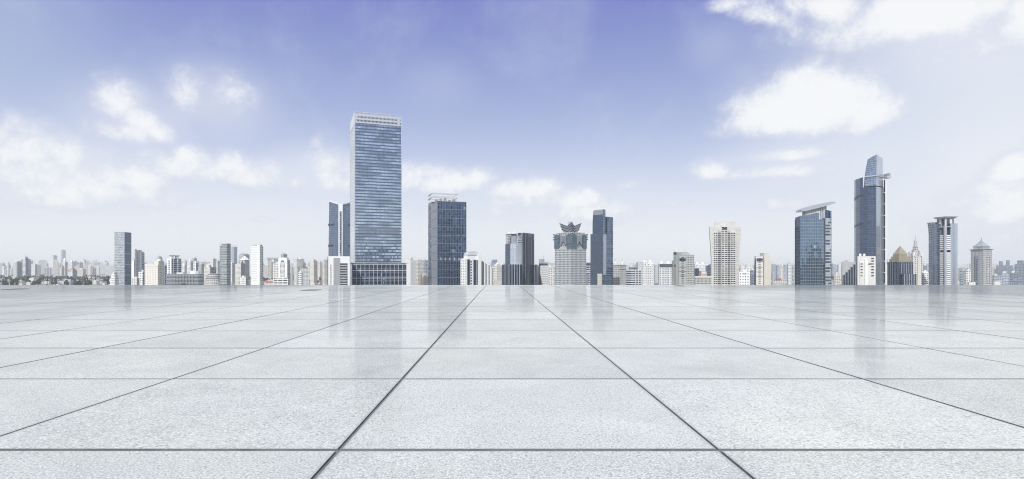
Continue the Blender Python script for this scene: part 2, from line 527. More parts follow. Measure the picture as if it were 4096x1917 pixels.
class Bld:
    """a building with its near corner at the origin, right-hand face along +x (y = 0), left-hand face along +y (x = 0)"""
    def __init__(s, name, label, cat, x0, xc, x1, D, ratio=1.0, group=None):
        s.D = D
        t0, tc, t1 = (x0 - VX) / K, (xc - VX) / K, (x1 - VX) / K
        s.cx = tc * D
        lo, hi = max(0.004, atan(t1) + 0.004) if t1 > 0 else 0.004, pi / 2 - 0.004
        if t0 < 0:
            hi = min(hi, atan(1 / -t0) - 0.004)
        f = lambda th: ((t1 * D - s.cx) / (sin(th) - t1 * cos(th)), (s.cx - t0 * D) / (cos(th) + t0 * sin(th)))
        for _ in range(60):
            mid = (lo + hi) / 2
            w2, w1 = f(mid)
            if w2 / max(w1, 1e-6) > ratio:
                lo = mid
            else:
                hi = mid
        s.th = (lo + hi) / 2
        s.w, s.d = f(s.th)
        s.root = bpy.data.objects.new(name, None)
        COL.objects.link(s.root)
        s.root.location = (s.cx, D, GZ)
        s.root.rotation_euler = (0, 0, pi / 2 - s.th)
        s.root.empty_display_size = 5
        tag(s.root, label, cat, group)
    def dep(s, x=0, y=0):
        return s.D + x * cos(s.th) + y * sin(s.th)
    def z(s, py, x=0, y=0):
        return Zl(py, s.dep(x, y))
    def rx(s, px, y=0.0):
        t = (px - VX) / K
        return (t * s.D + t * y * sin(s.th) - s.cx + y * cos(s.th)) / (sin(s.th) - t * cos(s.th))
    def ly(s, px, x=0.0):
        t = (px - VX) / K
        return (s.cx + x * sin(s.th) - t * s.D - t * x * cos(s.th)) / (cos(s.th) + t * sin(s.th))
    def part(s, name, mb, mats, parent=None, label=None, kind=None):
        o = mb.obj(name, mats, parent or s.root)
        if label:
            o['label'] = label
        if kind:
            o['kind'] = kind
        return o
    def copy(s, o, loc):
        c = o.copy()
        COL.objects.link(c)
        c.parent = o.parent
        c.location = loc
        return c
    def rect(s, g=0.0):
        return [(-g, -g), (s.w + g, -g), (s.w + g, s.d + g), (-g, s.d + g)]
    def block(s, z1, mats, name='wall', x=(0, 1), y=(0, 1), z0=0.0, cap=roofgrey, g=0.0):
        """plain box on the footprint fraction x, y; mats = (right face, left face) or one"""
        mR, mL = mats if isinstance(mats, (list, tuple)) else (mats, mats)
        P = [(s.w * x[0] - g, s.d * y[0] - g), (s.w * x[1] + g, s.d * y[0] - g), (s.w * x[1] + g, s.d * y[1] + g), (s.w * x[0] - g, s.d * y[1] + g)]
        return s.part(name, MB().prism(P, z0, z1, [0, 1, 0, 1], 2, base=z0 > 0), [mR, mL, cap])
    def bands(s, zs, h, mat, name='spandrel_band', g=0.35, faces='RL', x=(0, 1), y=(0, 1)):
        m = MB()
        xa, xb, ya, yb = s.w * x[0], s.w * x[1], s.d * y[0], s.d * y[1]
        if 'R' in faces:
            m.box(xa - (g if 'L' in faces else 0), xb, ya - g, ya - 0.003, 0, h)
        if 'L' in faces:
            m.box(xa - g, xa - 0.003, ya, yb, 0, h)
        first = None
        for z in zs:
            if first is None:
                first = s.part(name, m, mat)
                first.location = (0, 0, z)
            else:
                s.copy(first, (0, 0, z))
    def mullions(s, face, ps, z0, z1, mat, w=0.25, g=0.4, name='mullion', off=0.0):
        first = None
        for p in ps:
            if first is None:
                m = MB()
                if face == 'R':
                    m.box(-w / 2, w / 2, off - g, off - 0.004, z0, z1)
                else:
                    m.box(off - g, off - 0.004, -w / 2, w / 2, z0, z1)
                first = s.part(name, m, mat)
                o = first
            else:
                o = s.copy(first, (0, 0, 0))
            o.location = (p, 0, 0) if face == 'R' else (0, p, 0)
    def windows(s, ops, face, off, mat, limit=100, name='window'):
        """panes for openings: up to limit as objects of their own, the rest as one"""
        if not ops:
            return
        ops = sorted(ops, key=lambda o: -o[2])
        rest = MB()
        protos = {}
        def pane(m, b0, b1, w0, w1, dx=0.0):
            hw = (b1 - b0)
            if face == 'R':
                m.face([(b0, off, w0), (b1, off, w0), (b1, off, w1), (b0, off, w1)], 0)
                if dx:
                    m.box(b0 + hw * 0.47, b0 + hw * 0.53, off - 0.06, off - 0.01, w0, w1, 1)
            else:
                m.face([(off, b1, w0), (off, b0, w0), (off, b0, w1), (off, b1, w1)], 0)
                if dx:
                    m.box(off - 0.06, off - 0.01, b0 + hw * 0.47, b0 + hw * 0.53, w0, w1, 1)
        for i, (b0, b1, w0, w1) in enumerate(ops):
            if i < limit:
                key = (round(b1 - b0, 2), round(w1 - w0, 2))
                if key not in protos:
                    m = MB()
                    pane(m, 0, b1 - b0, 0, w1 - w0, 1)
                    protos[key] = s.part(name, m, [mat, darkmetal])
                    o = protos[key]
                else:
                    o = s.copy(protos[key], (0, 0, 0))
                o.location = (b0, 0, w0) if face == 'R' else (0, b0, w0)
            else:
                pane(rest, b0, b1, w0, w1, 1)
        if rest.f:
            s.part(name, rest, [mat, darkmetal], kind='stuff')
    def punched(s, ztop, zlow, R, L, wall, pane=None, dep=0.35, cap=None, name='wall', limit=100, x=(0, 1), y=(0, 1), parapet=1.0):
        """a block whose two visible faces have real window openings; R, L = (cols, rows, ww, wh) or None"""
        pane = pane or pane_dark
        xa, xb, ya, yb = s.w * x[0], s.w * x[1], s.d * y[0], s.d * y[1]
        fR = lambda a, z, dp: (a, ya + dp, z)
        fL = lambda a, z, dp: (xa + dp, a, z)
        m = MB()
        poly = [(xa, ya), (xb, ya), (xb, yb), (xa, yb)]
        m.prism(poly, 0, zlow, 0, None)
        m.prism(poly, zlow, ztop, [None if R else 0, 0, 0, None if L else 0], 1)
        ops = {}
        for F, f, a0, a1 in ((R, fR, xa, xb), (L, fL, ya, yb)):
            if F:
                ops['R' if F is R else 'L'] = m.grid(f, a0, a1, zlow, ztop - parapet, F[0], F[1], F[2], F[3], dep)
                m.face([f(a0, ztop - parapet, 0), f(a1, ztop - parapet, 0), f(a1, ztop, 0), f(a0, ztop, 0)])
        o = s.part(name, m, [wall, cap or roofgrey])
        nt = sum(len(v) for v in ops.values())
        for k, v in ops.items():
            s.windows(v, k, (ya if k == 'R' else xa) + dep - 0.02, pane, limit=int(limit * len(v) / max(nt, 1)))
        return o
    # roof furniture -------------------------------------------------
    def plant(s, z, x=(0.25, 0.7), y=(0.25, 0.7), h=5, mat=None, name='roof_house'):
        return s.part(name, MB().box(s.w * x[0], s.w * x[1], s.d * y[0], s.d * y[1], z, z + h), mat or offwhite)
    def parapet(s, z, mat, h=1.1, t=0.5, g=0.15):
        m = MB()
        w, d = s.w, s.d
        m.box(-g, w + g, -g, t, z, z + h)
        m.box(-g, w + g, d - t, d + g, z, z + h)
        m.box(-g, t, t, d - t, z, z + h)
        m.box(w - t, w + g, t, d - t, z, z + h)
        return s.part('parapet', m, mat)
    def mast(s, z, x=0.5, y=0.5, h=12, w=0.5):
        return s.part('mast', MB().cyl(s.w * x, s.d * y, w, w * 0.25, z, z + h, 6, 0, 0), steel)
    def tank(s, z, x=0.5, y=0.5, r=3.0, h=4, mat=None, name='water_tank'):
        return s.part(name, MB().cyl(s.w * x, s.d * y, r, r, z, z + h, 14, 0, 0), mat or offwhite)

# ------------------------------------------------------------------ plaza, city ground, air
PITCH = 2.11 * EYE                    # paving slab
EDGE = K * EYE / (1141.0 - VY)        # far edge of the plaza
ROW0 = 3.24 * EYE                     # first joint ahead of the camera
COL0 = -0.896 * EYE

def granite(name, base):
    m = bpy.data.materials.new(name)
    m.use_nodes = True
    T = NT(m.node_tree)
    tc = T.n('ShaderNodeTexCoord')
    o = tc.outputs['Object']
    sep = T.n('ShaderNodeSeparateXYZ')
    T.put(sep.inputs[0], o)
    ix = T.math('FLOOR', T.math('DIVIDE', T.math('SUBTRACT', sep.outputs[0], COL0), PITCH))
    iy = T.math('FLOOR', T.math('DIVIDE', T.math('SUBTRACT', sep.outputs[1], ROW0), PITCH))
    cb = T.n('ShaderNodeCombineXYZ')
    T.put(cb.inputs[0], ix)
    T.put(cb.inputs[1], iy)
    wn = T.n('ShaderNodeTexWhiteNoise', noise_dimensions='2D')
    T.put(wn.inputs['Vector'], cb.outputs[0])
    slab = T.math('MULTIPLY', T.math('SUBTRACT', wn.outputs['Value'], 0.5), 0.2)
    # each slab cut from another block: shift the grain
    off = T.vmath('ADD', o, T.scale(wn.outputs['Color'], 30.0)).outputs[0]
    g1 = T.noise(off, 135.0, 4, 0.66).outputs[0]
    g2 = T.noise(off, 260.0, 3, 0.6).outputs[0]
    g3 = T.noise(off, 55.0, 3, 0.6).outputs[0]
    cl = T.noise(off, 2.6, 5, 0.6, 0.4).outputs[0]
    cl2 = T.noise(o, 0.35, 5, 0.6, 0.6).outputs[0]
    dark = T.rng(T.math('ADD', T.math('MULTIPLY', g1, 0.65), T.math('MULTIPLY', g3, 0.35)), 0.50, 0.37)
    fine = T.rng(g2, 0.50, 0.34)
    pale = T.rng(g1, 0.50, 0.64)
    v = T.math('ADD', slab, 1.0)
    v = T.math('ADD', v, T.math('MULTIPLY', T.math('SUBTRACT', cl, 0.5), 0.55))
    v = T.math('ADD', v, T.math('MULTIPLY', T.math('SUBTRACT', cl2, 0.5), 0.22))
    c = T.scale(base, v)
    c = T.mix(T.math('MULTIPLY', pale, 0.78), c, (0.80, 0.80, 0.81, 1))
    c = T.mix(T.math('MULTIPLY', dark, 0.88), c, (0.24, 0.27, 0.29, 1))
    c = T.mix(T.math('MULTIPLY', fine, 0.5), c, (0.30, 0.33, 0.35, 1))
    # vignette-like shade on the terrace flanks, painted into the stone colour in patches
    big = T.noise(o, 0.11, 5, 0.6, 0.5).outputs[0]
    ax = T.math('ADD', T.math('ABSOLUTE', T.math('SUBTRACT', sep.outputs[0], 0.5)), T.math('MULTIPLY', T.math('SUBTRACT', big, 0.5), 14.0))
    flank_shade = T.math('MULTIPLY', T.rng(ax, 2.0, 12.0), T.rng(big, 0.25, 0.7, 0.65, 1.0))
    c = T.mix(T.math('MULTIPLY', flank_shade, 0.88), c, (0.12, 0.14, 0.155, 1))
    wear = T.noise(o, 0.9, 6, 0.68, 0.8).outputs[0]
    c = T.mix(T.math('MULTIPLY', T.rng(wear, 0.54, 0.72), 0.28), c, (0.27, 0.29, 0.30, 1))
    # grime that creeps from the joints into the slab edges
    ex = T.math('ABSOLUTE', T.math('SUBTRACT', T.math('FRACT', T.math('DIVIDE', T.math('SUBTRACT', sep.outputs[0], COL0), PITCH)), 0.5))
    ey = T.math('ABSOLUTE', T.math('SUBTRACT', T.math('FRACT', T.math('DIVIDE', T.math('SUBTRACT', sep.outputs[1], ROW0), PITCH)), 0.5))
    e = T.math('MAXIMUM', ex, ey)
    e = T.math('ADD', e, T.math('MULTIPLY', T.math('SUBTRACT', g3, 0.5), 0.02))
    gr = T.rng(e, 0.482, 0.497)
    c = T.mix(T.math('MULTIPLY', gr, 0.42), c, (0.20, 0.21, 0.23, 1))
    p = T.n('ShaderNodeBsdfPrincipled')
    T.put(p.inputs['Base Color'], c)
    # sawn stone with a partly worn polish: only the polished share mirrors the sky
    pol = T.noise(o, 0.7, 5, 0.65, 0.4).outputs[0]
    p.inputs['Roughness'].default_value = 0.75
    p.inputs['Specular IOR Level'].default_value = 0.06
    shine = T.math('MULTIPLY', T.rng(pol, 0.25, 0.7, 0.65, 1.0), T.math('ADD', T.math('MULTIPLY', wn.outputs['Value'], 0.35), 0.8))
    T.put(p.inputs['Coat Weight'], T.math('MULTIPLY', shine, FLOOR_SHINE))
    T.put(p.inputs['Coat Roughness'], T.rng(pol, 0.3, 0.7, FLOOR_R[1], FLOOR_R[0]))
    p.inputs['Coat IOR'].default_value = 1.4
    bp = T.n('ShaderNodeBump')
    bp.inputs['Strength'].default_value = 0.10
    bp.inputs['Distance'].default_value = 0.002
    T.put(bp.inputs['Height'], g1)
    T.put(p.inputs['Normal'], bp.outputs[0])
    out = T.n('ShaderNodeOutputMaterial')
    T.put(out.inputs[0], p.outputs[0])
    return m

FLOOR_R = (0.045, 0.11)
FLOOR_SHINE = 0.52

def build_plaza():
    m = MB()
    def cuts(lo, hi, first, w):
        k0 = math.floor((lo - first) / PITCH)
        out = [lo]
        k = k0
        while first + k * PITCH < hi:
            c = first + k * PITCH
            wk = w * (1.25 if k % 2 == 0 else 0.85)
            if c - wk / 2 > lo and c + wk / 2 < hi:
                out += [c - wk / 2, c + wk / 2]
            k += 1
        return out + [hi]
    xs = cuts(-70.0, 70.0, COL0, 0.0118)
    ys = cuts(-12.0, EDGE - 0.55, ROW0, 0.021)
    DP = 0.006
    for j in range(len(ys) - 1):
        gy = j % 2 == 1
        for i in range(len(xs) - 1):
            gx = i % 2 == 1
            g = gx or gy
            x0, x1, y0, y1 = xs[i], xs[i + 1], ys[j], ys[j + 1]
            if g:
                m.face([(x0, y0, -DP), (x1, y0, -DP), (x1, y1, -DP), (x0, y1, -DP)], 1)
            else:     # slabs are laid a hair out of level
                za, zb, zc, zd = (RNG.uniform(-0.0004, 0.0004) for _ in range(4))
                zd = za + zc - zb
                m.face([(x0, y0, za), (x1, y0, zb), (x1, y1, zc), (x0, y1, zd)], 0)
            if not g:      # slab arrises
                for (a, b, c2, d2) in ((x0, y0, x1, y0), (x1, y0, x1, y1), (x1, y1, x0, y1), (x0, y1, x0, y0)):
                    m.face([(a, b, -DP), (c2, d2, -DP), (c2, d2, 0), (a, b, 0)], 1)
    # pale edge course and the face of the terrace below it
    m.box(-70, 70, EDGE - 0.545, EDGE, -0.45, 0.003, 2)
    m.box(-69.5, 69.5, -12, EDGE - 0.6, GZ, -0.012, 3)
    grout = plain('grout', (0.16, 0.17, 0.18), 0.9, var=0.5, scale=9.0)
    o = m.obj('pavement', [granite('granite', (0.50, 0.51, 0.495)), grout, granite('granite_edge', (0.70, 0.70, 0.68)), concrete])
    tag(o, None, None, kind='structure')
build_plaza()

def drain(px, py, wpx, label):
    D = K * EYE / (py - VY)
    x = (px - VX) / K * D
    w = wpx / K * D / 2
    r = bpy.data.objects.new('drain_cover', None)
    COL.objects.link(r)
    r.location = (x, D, 0.0)
    tag(r, label, 'drain cover', 'drain covers in the paving')
    rim = MB()
    d = 0.32
    for (a, b, c, e) in ((-w, w, -d, -d + .03), (-w, w, d - .03, d), (-w, -w + .03, -d + .03, d - .03), (w - .03, w, -d + .03, d - .03)):
        rim.box(a, b, c, e, 0.001, 0.006)
    rim.obj('frame', darkmetal, r)
    g = MB()
    n = 9
    for k in range(n):
        y = -d + .04 + (2 * d - .08) * (k + .5) / n
        g.box(-w + .03, w - .03, y - .02, y + .02, 0.001, 0.005)
    g.box(-w + .03, w - .03, -d + .03, d - .03, 0.0006, 0.001)
    g.obj('grate', plain('iron', (0.06, 0.065, 0.07), 0.7), r)
drain(1246, 1161, 60, 'dark drain cover in the paving below the white annex block')
drain(60, 1157, 46, 'dark drain cover in the paving at the far left, near the plaza edge')
drain(2719, 1144, 26, 'small dark drain cover at the plaza edge below the star spire')

def build_ground():
    m = bpy.data.materials.new('city_ground')
    m.use_nodes = True
    T = NT(m.node_tree)
    tc = T.n('ShaderNodeTexCoord')
    o = tc.outputs['Object']
    a = T.noise(o, 0.004, 6, 0.6).outputs[0]
    b = T.noise(o, 0.03, 5, 0.6).outputs[0]
    c = T.mix(T.rng(a, 0.42, 0.55), (0.20, 0.20, 0.20, 1), (0.055, 0.075, 0.045, 1))
    c = T.mix(T.math('MULTIPLY', T.rng(b, 0.5, 0.62), 0.6), c, (0.27, 0.26, 0.25, 1))
    p = T.n('ShaderNodeBsdfPrincipled')
    T.put(p.inputs['Base Color'], c)
    p.inputs['Roughness'].default_value = 0.95
    out = T.n('ShaderNodeOutputMaterial')
    T.put(out.inputs[0], p.outputs[0])
    mb = MB()
    mb.face([(-16000, -6000, GZ), (16000, -6000, GZ), (16000, 16000, GZ), (-16000, 16000, GZ)])
    tag(mb.obj('ground', m), None, None, kind='structure')
build_ground()

def build_haze():
    m = bpy.data.materials.new('haze')
    m.use_nodes = True
    T = NT(m.node_tree)
    v = T.n('ShaderNodeVolumePrincipled')
    v.inputs['Color'].default_value = (0.93, 0.95, 1.0, 1)
    v.inputs['Density'].default_value = HAZE
    v.inputs['Anisotropy'].default_value = 0.0
    out = T.n('ShaderNodeOutputMaterial')
    T.put(out.inputs[1], v.outputs[0])
    mb = MB()
    mb.box(-17000, 17000, -7000, 17000, GZ - 1, 212, 0)
    tag(mb.obj('haze', m), None, None, kind='stuff')
HAZE = 0.000088
build_haze()

# ------------------------------------------------------------------ facades
F_MAIN = facade('main_curtain_wall', (0.31, 0.38, 0.48), (0.43, 0.505, 0.61), 1.36, 3.1, 0.90, 0.96, 0.9, 0.06, 0.012, 0.42, blind=0.2, rw=0.06, run=0.055)
F_MAINL = facade('pale_panel_wall', (0.34, 0.37, 0.40), (0.82, 0.84, 0.87), 30.0, 3.1, 1.0, 0.88, 0.25, 0.22, 0.004, 0.04, blind=-0.2)
F_DARK = facade('dark_curtain_wall', (0.055, 0.08, 0.13), (0.065, 0.10, 0.175), 2.05, 3.3, 0.88, 0.86, 0.85, 0.05, 0.02, 0.55, blind=0.03)
F_PODIUM = facade('podium_glass', (0.06, 0.085, 0.13), (0.055, 0.085, 0.15), 1.5, 4.2, 0.92, 0.55, 0.7, 0.05, 0.02, 0.6, blind=0.05)
F_BLUE = facade('blue_curtain_wall', (0.15, 0.19, 0.255), (0.145, 0.20, 0.285), 1.6, 3.4, 0.86, 0.84, 0.9, 0.05, 0.012, 0.25, blind=0.03)
F_TEAL = facade('steel_blue_curtain_wall', (0.23, 0.30, 0.37), (0.165, 0.24, 0.325), 1.9, 3.6, 0.87, 0.90, 0.92, 0.04, 0.008, 0.15, blind=0.0)
F_NAVY = facade('navy_curtain_wall', (0.085, 0.115, 0.175), (0.075, 0.108, 0.178), 1.7, 3.4, 0.88, 0.88, 0.9, 0.05, 0.008, 0.2, blind=0.0)
F_SILVER = facade('silver_finned_wall', (0.60, 0.64, 0.69), (0.36, 0.43, 0.52), 1.9, 60.0, 0.62, 1.0, 0.85, 0.12, 0.01, 0.12, wrough=0.35, wmetal=0.4, blind=-0.2)
F_STRIPE = facade('dark_striped_wall', (0.36, 0.40, 0.47), (0.032, 0.05, 0.085), 3.2, 40.0, 0.77, 1.0, 0.6, 0.06, 0.02, 0.4, blind=-0.2)
F_TWO_L = facade('grey_banded_glass', (0.42, 0.45, 0.47), (0.26, 0.31, 0.35), 2.2, 3.4, 0.75, 0.55, 0.6, 0.15, 0.02, 0.5, blind=0.22)
F_TWO_R = facade('blue_ribbed_glass', (0.22, 0.27, 0.34), (0.13, 0.18, 0.26), 2.6, 3.4, 0.80, 0.80, 0.85, 0.06, 0.01, 0.25, blind=0.03)
F_GREEN = facade('grey_green_glass', (0.36, 0.40, 0.41), (0.13, 0.16, 0.18), 3.0, 3.3, 0.86, 0.50, 0.5, 0.12, 0.02, 0.5, blind=0.10)
F_RIB = facade('blue_ribbon_windows', (0.46, 0.49, 0.54), (0.08, 0.12, 0.20), 6.0, 3.6, 0.94, 0.60, 0.6, 0.1, 0.01, 0.4, blind=0.04)
F_WHITE = facade('white_flats', (0.76, 0.76, 0.75), (0.09, 0.11, 0.14), 3.4, 3.0, 0.52, 0.46, 0.15, 0.15, 0.02, 0.5)
F_WHITE2 = facade('white_ribbed_flats', (0.74, 0.74, 0.74), (0.13, 0.16, 0.20), 4.2, 3.0, 0.40, 0.70, 0.15, 0.15, 0.02, 0.4)
F_CREAM = facade('cream_flats', (0.70, 0.67, 0.61), (0.11, 0.12, 0.13), 3.2, 3.0, 0.5, 0.48, 0.15, 0.2, 0.02, 0.5)
F_BEIGE = facade('beige_flats', (0.60, 0.58, 0.54), (0.13, 0.14, 0.16), 4.0, 3.0, 0.62, 0.42, 0.3, 0.2, 0.02, 0.5)
F_GREY = facade('grey_flats', (0.46, 0.48, 0.51), (0.08, 0.10, 0.13), 3.2, 3.0, 0.58, 0.5, 0.35, 0.15, 0.02, 0.5)
F_LILAC = facade('blue_grey_flats', (0.42, 0.455, 0.52), (0.09, 0.12, 0.17), 3.6, 3.0, 0.66, 0.55, 0.25, 0.15, 0.02, 0.5)
F_PINK = facade('pinkish_flats', (0.60, 0.54, 0.50), (0.20, 0.20, 0.22), 3.0, 3.0, 0.5, 0.5, 0.3, 0.2, 0.02, 0.5)
F_STONE = facade('stone_office', (0.47, 0.46, 0.45), (0.07, 0.085, 0.11), 3.0, 3.6, 0.46, 0.55, 0.35, 0.15, 0.02, 0.5)
F_SHADE = facade('slate_office', (0.22, 0.25, 0.31), (0.08, 0.10, 0.14), 3.0, 3.4, 0.55, 0.5, 0.4, 0.15, 0.02, 0.5)
F_TEALGLASS = facade('sea_blue_glass', (0.12, 0.165, 0.20), (0.115, 0.17, 0.22), 1.7, 3.2, 0.82, 0.8, 0.8, 0.08, 0.02, 0.4, blind=0.05)
F_TRACK = facade('metal_panels', (0.42, 0.46, 0.52), (0.55, 0.60, 0.67), 2.4, 2.4, 0.94, 0.94, 0.55, 0.22, 0.004, 0.08, blind=-0.2)
F_MIRROR = facade('pale_mirror_glass', (0.50, 0.55, 0.60), (0.60, 0.66, 0.73), 2.4, 4.6, 0.95, 0.95, 0.9, 0.05, 0.006, 0.08, blind=-0.2)

# ------------------------------------------------------------------ hero towers
HERO = {}
def main_tower():
    b = Bld('office_tower', 'tallest tower, banded blue glass front, bright white side and white lattice crown', 'skyscraper', 1402, 1419, 1606, 600, 1.0)
    HERO['main'] = b
    zt, zc, zp = b.z(447), b.z(492), b.z(1050)
    b.block(zc, (F_MAIN, F_MAINL), 'curtain_wall')
    n = 45
    b.bands([zp + (zc - zp) * (k + 0.12) / n for k in range(n)], (zc - zp) / n * 0.36, spandark, g=0.22, faces='R')
    b.bands([zp + (zc - zp) * (k + 0.12) / n for k in range(n)], 0.35, steel, 'floor_line', g=0.12, faces='L')
    b.mullions('R', [b.w * (k + 0.5) / 12 for k in range(12)], zp, zc, bluemetal, 0.12, 0.25)
    # white corner posts
    for (x, y) in ((0, 0), (b.w, 0), (0, b.d)):
        b.part('corner_post', MB().box(x - 0.4, x + 0.4, y - 0.4, y + 0.4, zp, zt), steel)
    # lattice crown, open to the sky
    m = MB()
    m.grid(lambda a, z, d: (a, -0.25 + d, z), 0.5, b.w - 0.5, zc + 0.3, zt, 34, 3, 0.62, 0.50, 0.7, 0, 0.85)
    m.box(0.5, b.w - 0.5, -0.45, 0.5, zt - 0.6, zt + 0.05)
    b.part('lattice_screen', m, steel)
    m = MB()
    m.grid(lambda a, z, d: (-0.25 + d, a, z), 0.5, b.d - 0.5, zc + 0.3, zt, 30, 3, 0.1, 0.06, 0.7)
    b.part('lattice_screen', m, whitemetal)
    m = MB()
    m.grid(lambda a, z, d: (a, b.d - d, z), 0.5, b.w - 0.5, zc + 0.3, zt, 34, 3, 0.46, 0.44, 0.7)
    m.grid(lambda a, z, d: (b.w - d, a, z), 0.5, b.d - 0.5, zc + 0.3, zt, 30, 3, 0.46, 0.44, 0.7)
    b.part('lattice_screen', m, whitemetal)
    b.part('roof_house', MB().box(4, b.w - 4, 4, b.d - 4, zc + 0.1, zt - 2.5), plain('roof_plant_grey', (0.16, 0.17, 0.19), 0.7))
    # plant floors with louvres
    za, zb = b.z(932), b.z(905)
    m = MB()
    for k in range(12):
        z = za + (zb - za) * k / 12
        m.box(b.w * 0.06, b.w * 0.95, -0.45, -0.05, z, z + 0.35)
    b.part('louvre', m, plain('louvre_grey', (0.22, 0.27, 0.35), 0.5, 0.3))
    # podium with a white grid and an overhanging roof slab
    def seg(x0, x1, y0, y1, zz):
        return [(x0, y0), (x1, y0), (x1, y1), (x0, y1)]
    px1 = b.rx(1626, -3.0)
    pyl = b.ly(1389, -3.0)
    pod = MB().prism(seg(-3, px1, -3, pyl, 0), 0, zp - 1.2, [0, 0, 0, 1], 2)
    po = b.part('podium', pod, [F_PODIUM, F_SILVER, roofgrey])
    ps = MB().box(-4.2, px1 + 2.2, -4.2, pyl + 1, zp - 0.9, zp - 0.2)
    b.part('roof_slab', ps, steel, po)
    for k in range(14):
        x = -3 + (px1 + 3) * k / 13
        b.part('mullion', MB().box(x - 0.12, x + 0.12, -3.4, -3.01, 0, zp - 1.2), whitemetal, po)
    for py in (1058, 1083, 1113):
        z = b.z(py)
        b.part('rail', MB().box(-3.4, px1, -3.4, -3.01, z - 0.2, z + 0.2), whitemetal, po)
main_tower()

def twin_leaf_tower():
    b = Bld('leaf_tower', 'blue glass tower with notched V top and white spine behind the tallest tower', 'skyscraper', 1312, 1362, 1425, 1100, 1.2)
    # two glass leaves that widen downwards either side of a white spine
    ztl, ztm, ztr = b.z(806, 0, b.d), b.z(818), b.z(806, b.w, 0)
    s = b.d * 0.10
    # left leaf along the left face
    def leaf(face):
        m = MB()
        if face == 'L':
            bot = [(0, s), (9, s), (9, b.d), (0, b.d)]
            top = [(0.2, s), (9, s), (9, b.d - 3.0), (0.2, b.d - 3.0)]
            m.frus(bot, 0, top, [ztm, ztm, ztl, ztl], 0, 1)
        else:
            bot = [(s, 0), (b.w, 0), (b.w, 9), (s, 9)]
            top = [(s, 0.2), (b.w - 3, 0.2), (b.w - 3, 9), (s, 9)]
            m.frus(bot, 0, top, [ztm, ztr, ztr, ztm], 0, 1)
        return m
    for f in 'LR':
        b.part('curtain_wall', leaf(f), [F_BLUE, steel])
    b.part('core', MB().box(2, b.w * 0.9, 2, b.d * 0.9, 0, ztm - 8), [F_BLUE])
    b.part('spine', MB().prism([(-2.2, s - 0.1), (s - 0.1, -2.2), (s - 0.1, 1.0), (1.0, s - 0.1)], 0, ztm + 1, 0, 0), whitemetal)
    n = 24
    for k in range(n):
        z = b.z(1020) + (ztm - 12 - b.z(1020)) * k / n
        b.part('spine_window', MB().prism([(-1.7 + 0.9, s - 2.0), (s - 2.0, -1.7 + 0.9), (s - 2.0 - 0.7, -2.4 + 0.9), (-2.4 + 0.9, s - 2.0 - 0.7)], z, z + 2.2, 0, 0, True), pane_blue)
    # bright roof edge
    m = MB()
    m.bar((-0.1, s, ztm + 0.3), (-0.1, b.d - 3, ztl + 0.3), 1.6)
    m.bar((s, -0.1, ztm + 0.3), (b.w - 3, -0.1, ztr + 0.3), 1.6)
    b.part('roof_edge', m, whitemetal)
    for py in (896, 981):
        z = b.z(py)
        b.part('louvre', MB().box(-0.4, -0.02, b.d * 0.55, b.d * 0.98, z - 2.5, z + 1.5), darkmetal)
        b.part('louvre', MB().box(b.w * 0.5, b.w * 0.98, -0.4, -0.02, z - 2.5, z + 1.5), darkmetal)
twin_leaf_tower()

def white_annex():
    b = Bld('office_block', 'plain white block with grey panel at the foot of the tallest tower', 'building', 1310, 1313, 1399, 570, 1.6)
    z = b.z(1025)
    b.block(z, (white, darkmetal), 'wall')
    x0, x1, x2 = b.rx(1334), b.rx(1360), b.rx(1389)
    b.part('panel', MB().box(x0, x1, -0.35, -0.01, 0, b.z(1032)), plain('grey_granite', (0.33, 0.35, 0.36), 0.5, var=0.2, scale=0.8))
    m = MB()
    zl, zt = b.z(1145), b.z(1052)
    m.box(x1 + 0.1, x2, -0.5, -0.02, 0, zl)
    ops = m.grid(lambda a, zz, d: (a, -0.6 + d, zz), x1 + 0.1, x2, zl, zt, 4, 9, 0.96, 0.55, 0.45)
    m.face([(x1 + .1, -.6, zt), (x2, -.6, zt), (x2, -0.02, zt), (x1 + .1, -0.02, zt)])
    bay = b.part('wall', m, concrete, label='banded bay beside the grey panel')
    b.windows(ops, 'R', -0.2, pane_dark)
    zr = [b.z(p) for p in range(1062, 1142, 9)]
    for zz in zr:
        b.part('window', MB().box(b.rx(1322), b.rx(1325), -0.25, -0.01, zz - 0.9, zz + 0.6), pane_dark)
    b.part('roof_house', MB().box(x1 + 1, x2 - 1, 1.5, 9, z, z + 0.6), darkroof)
white_annex()

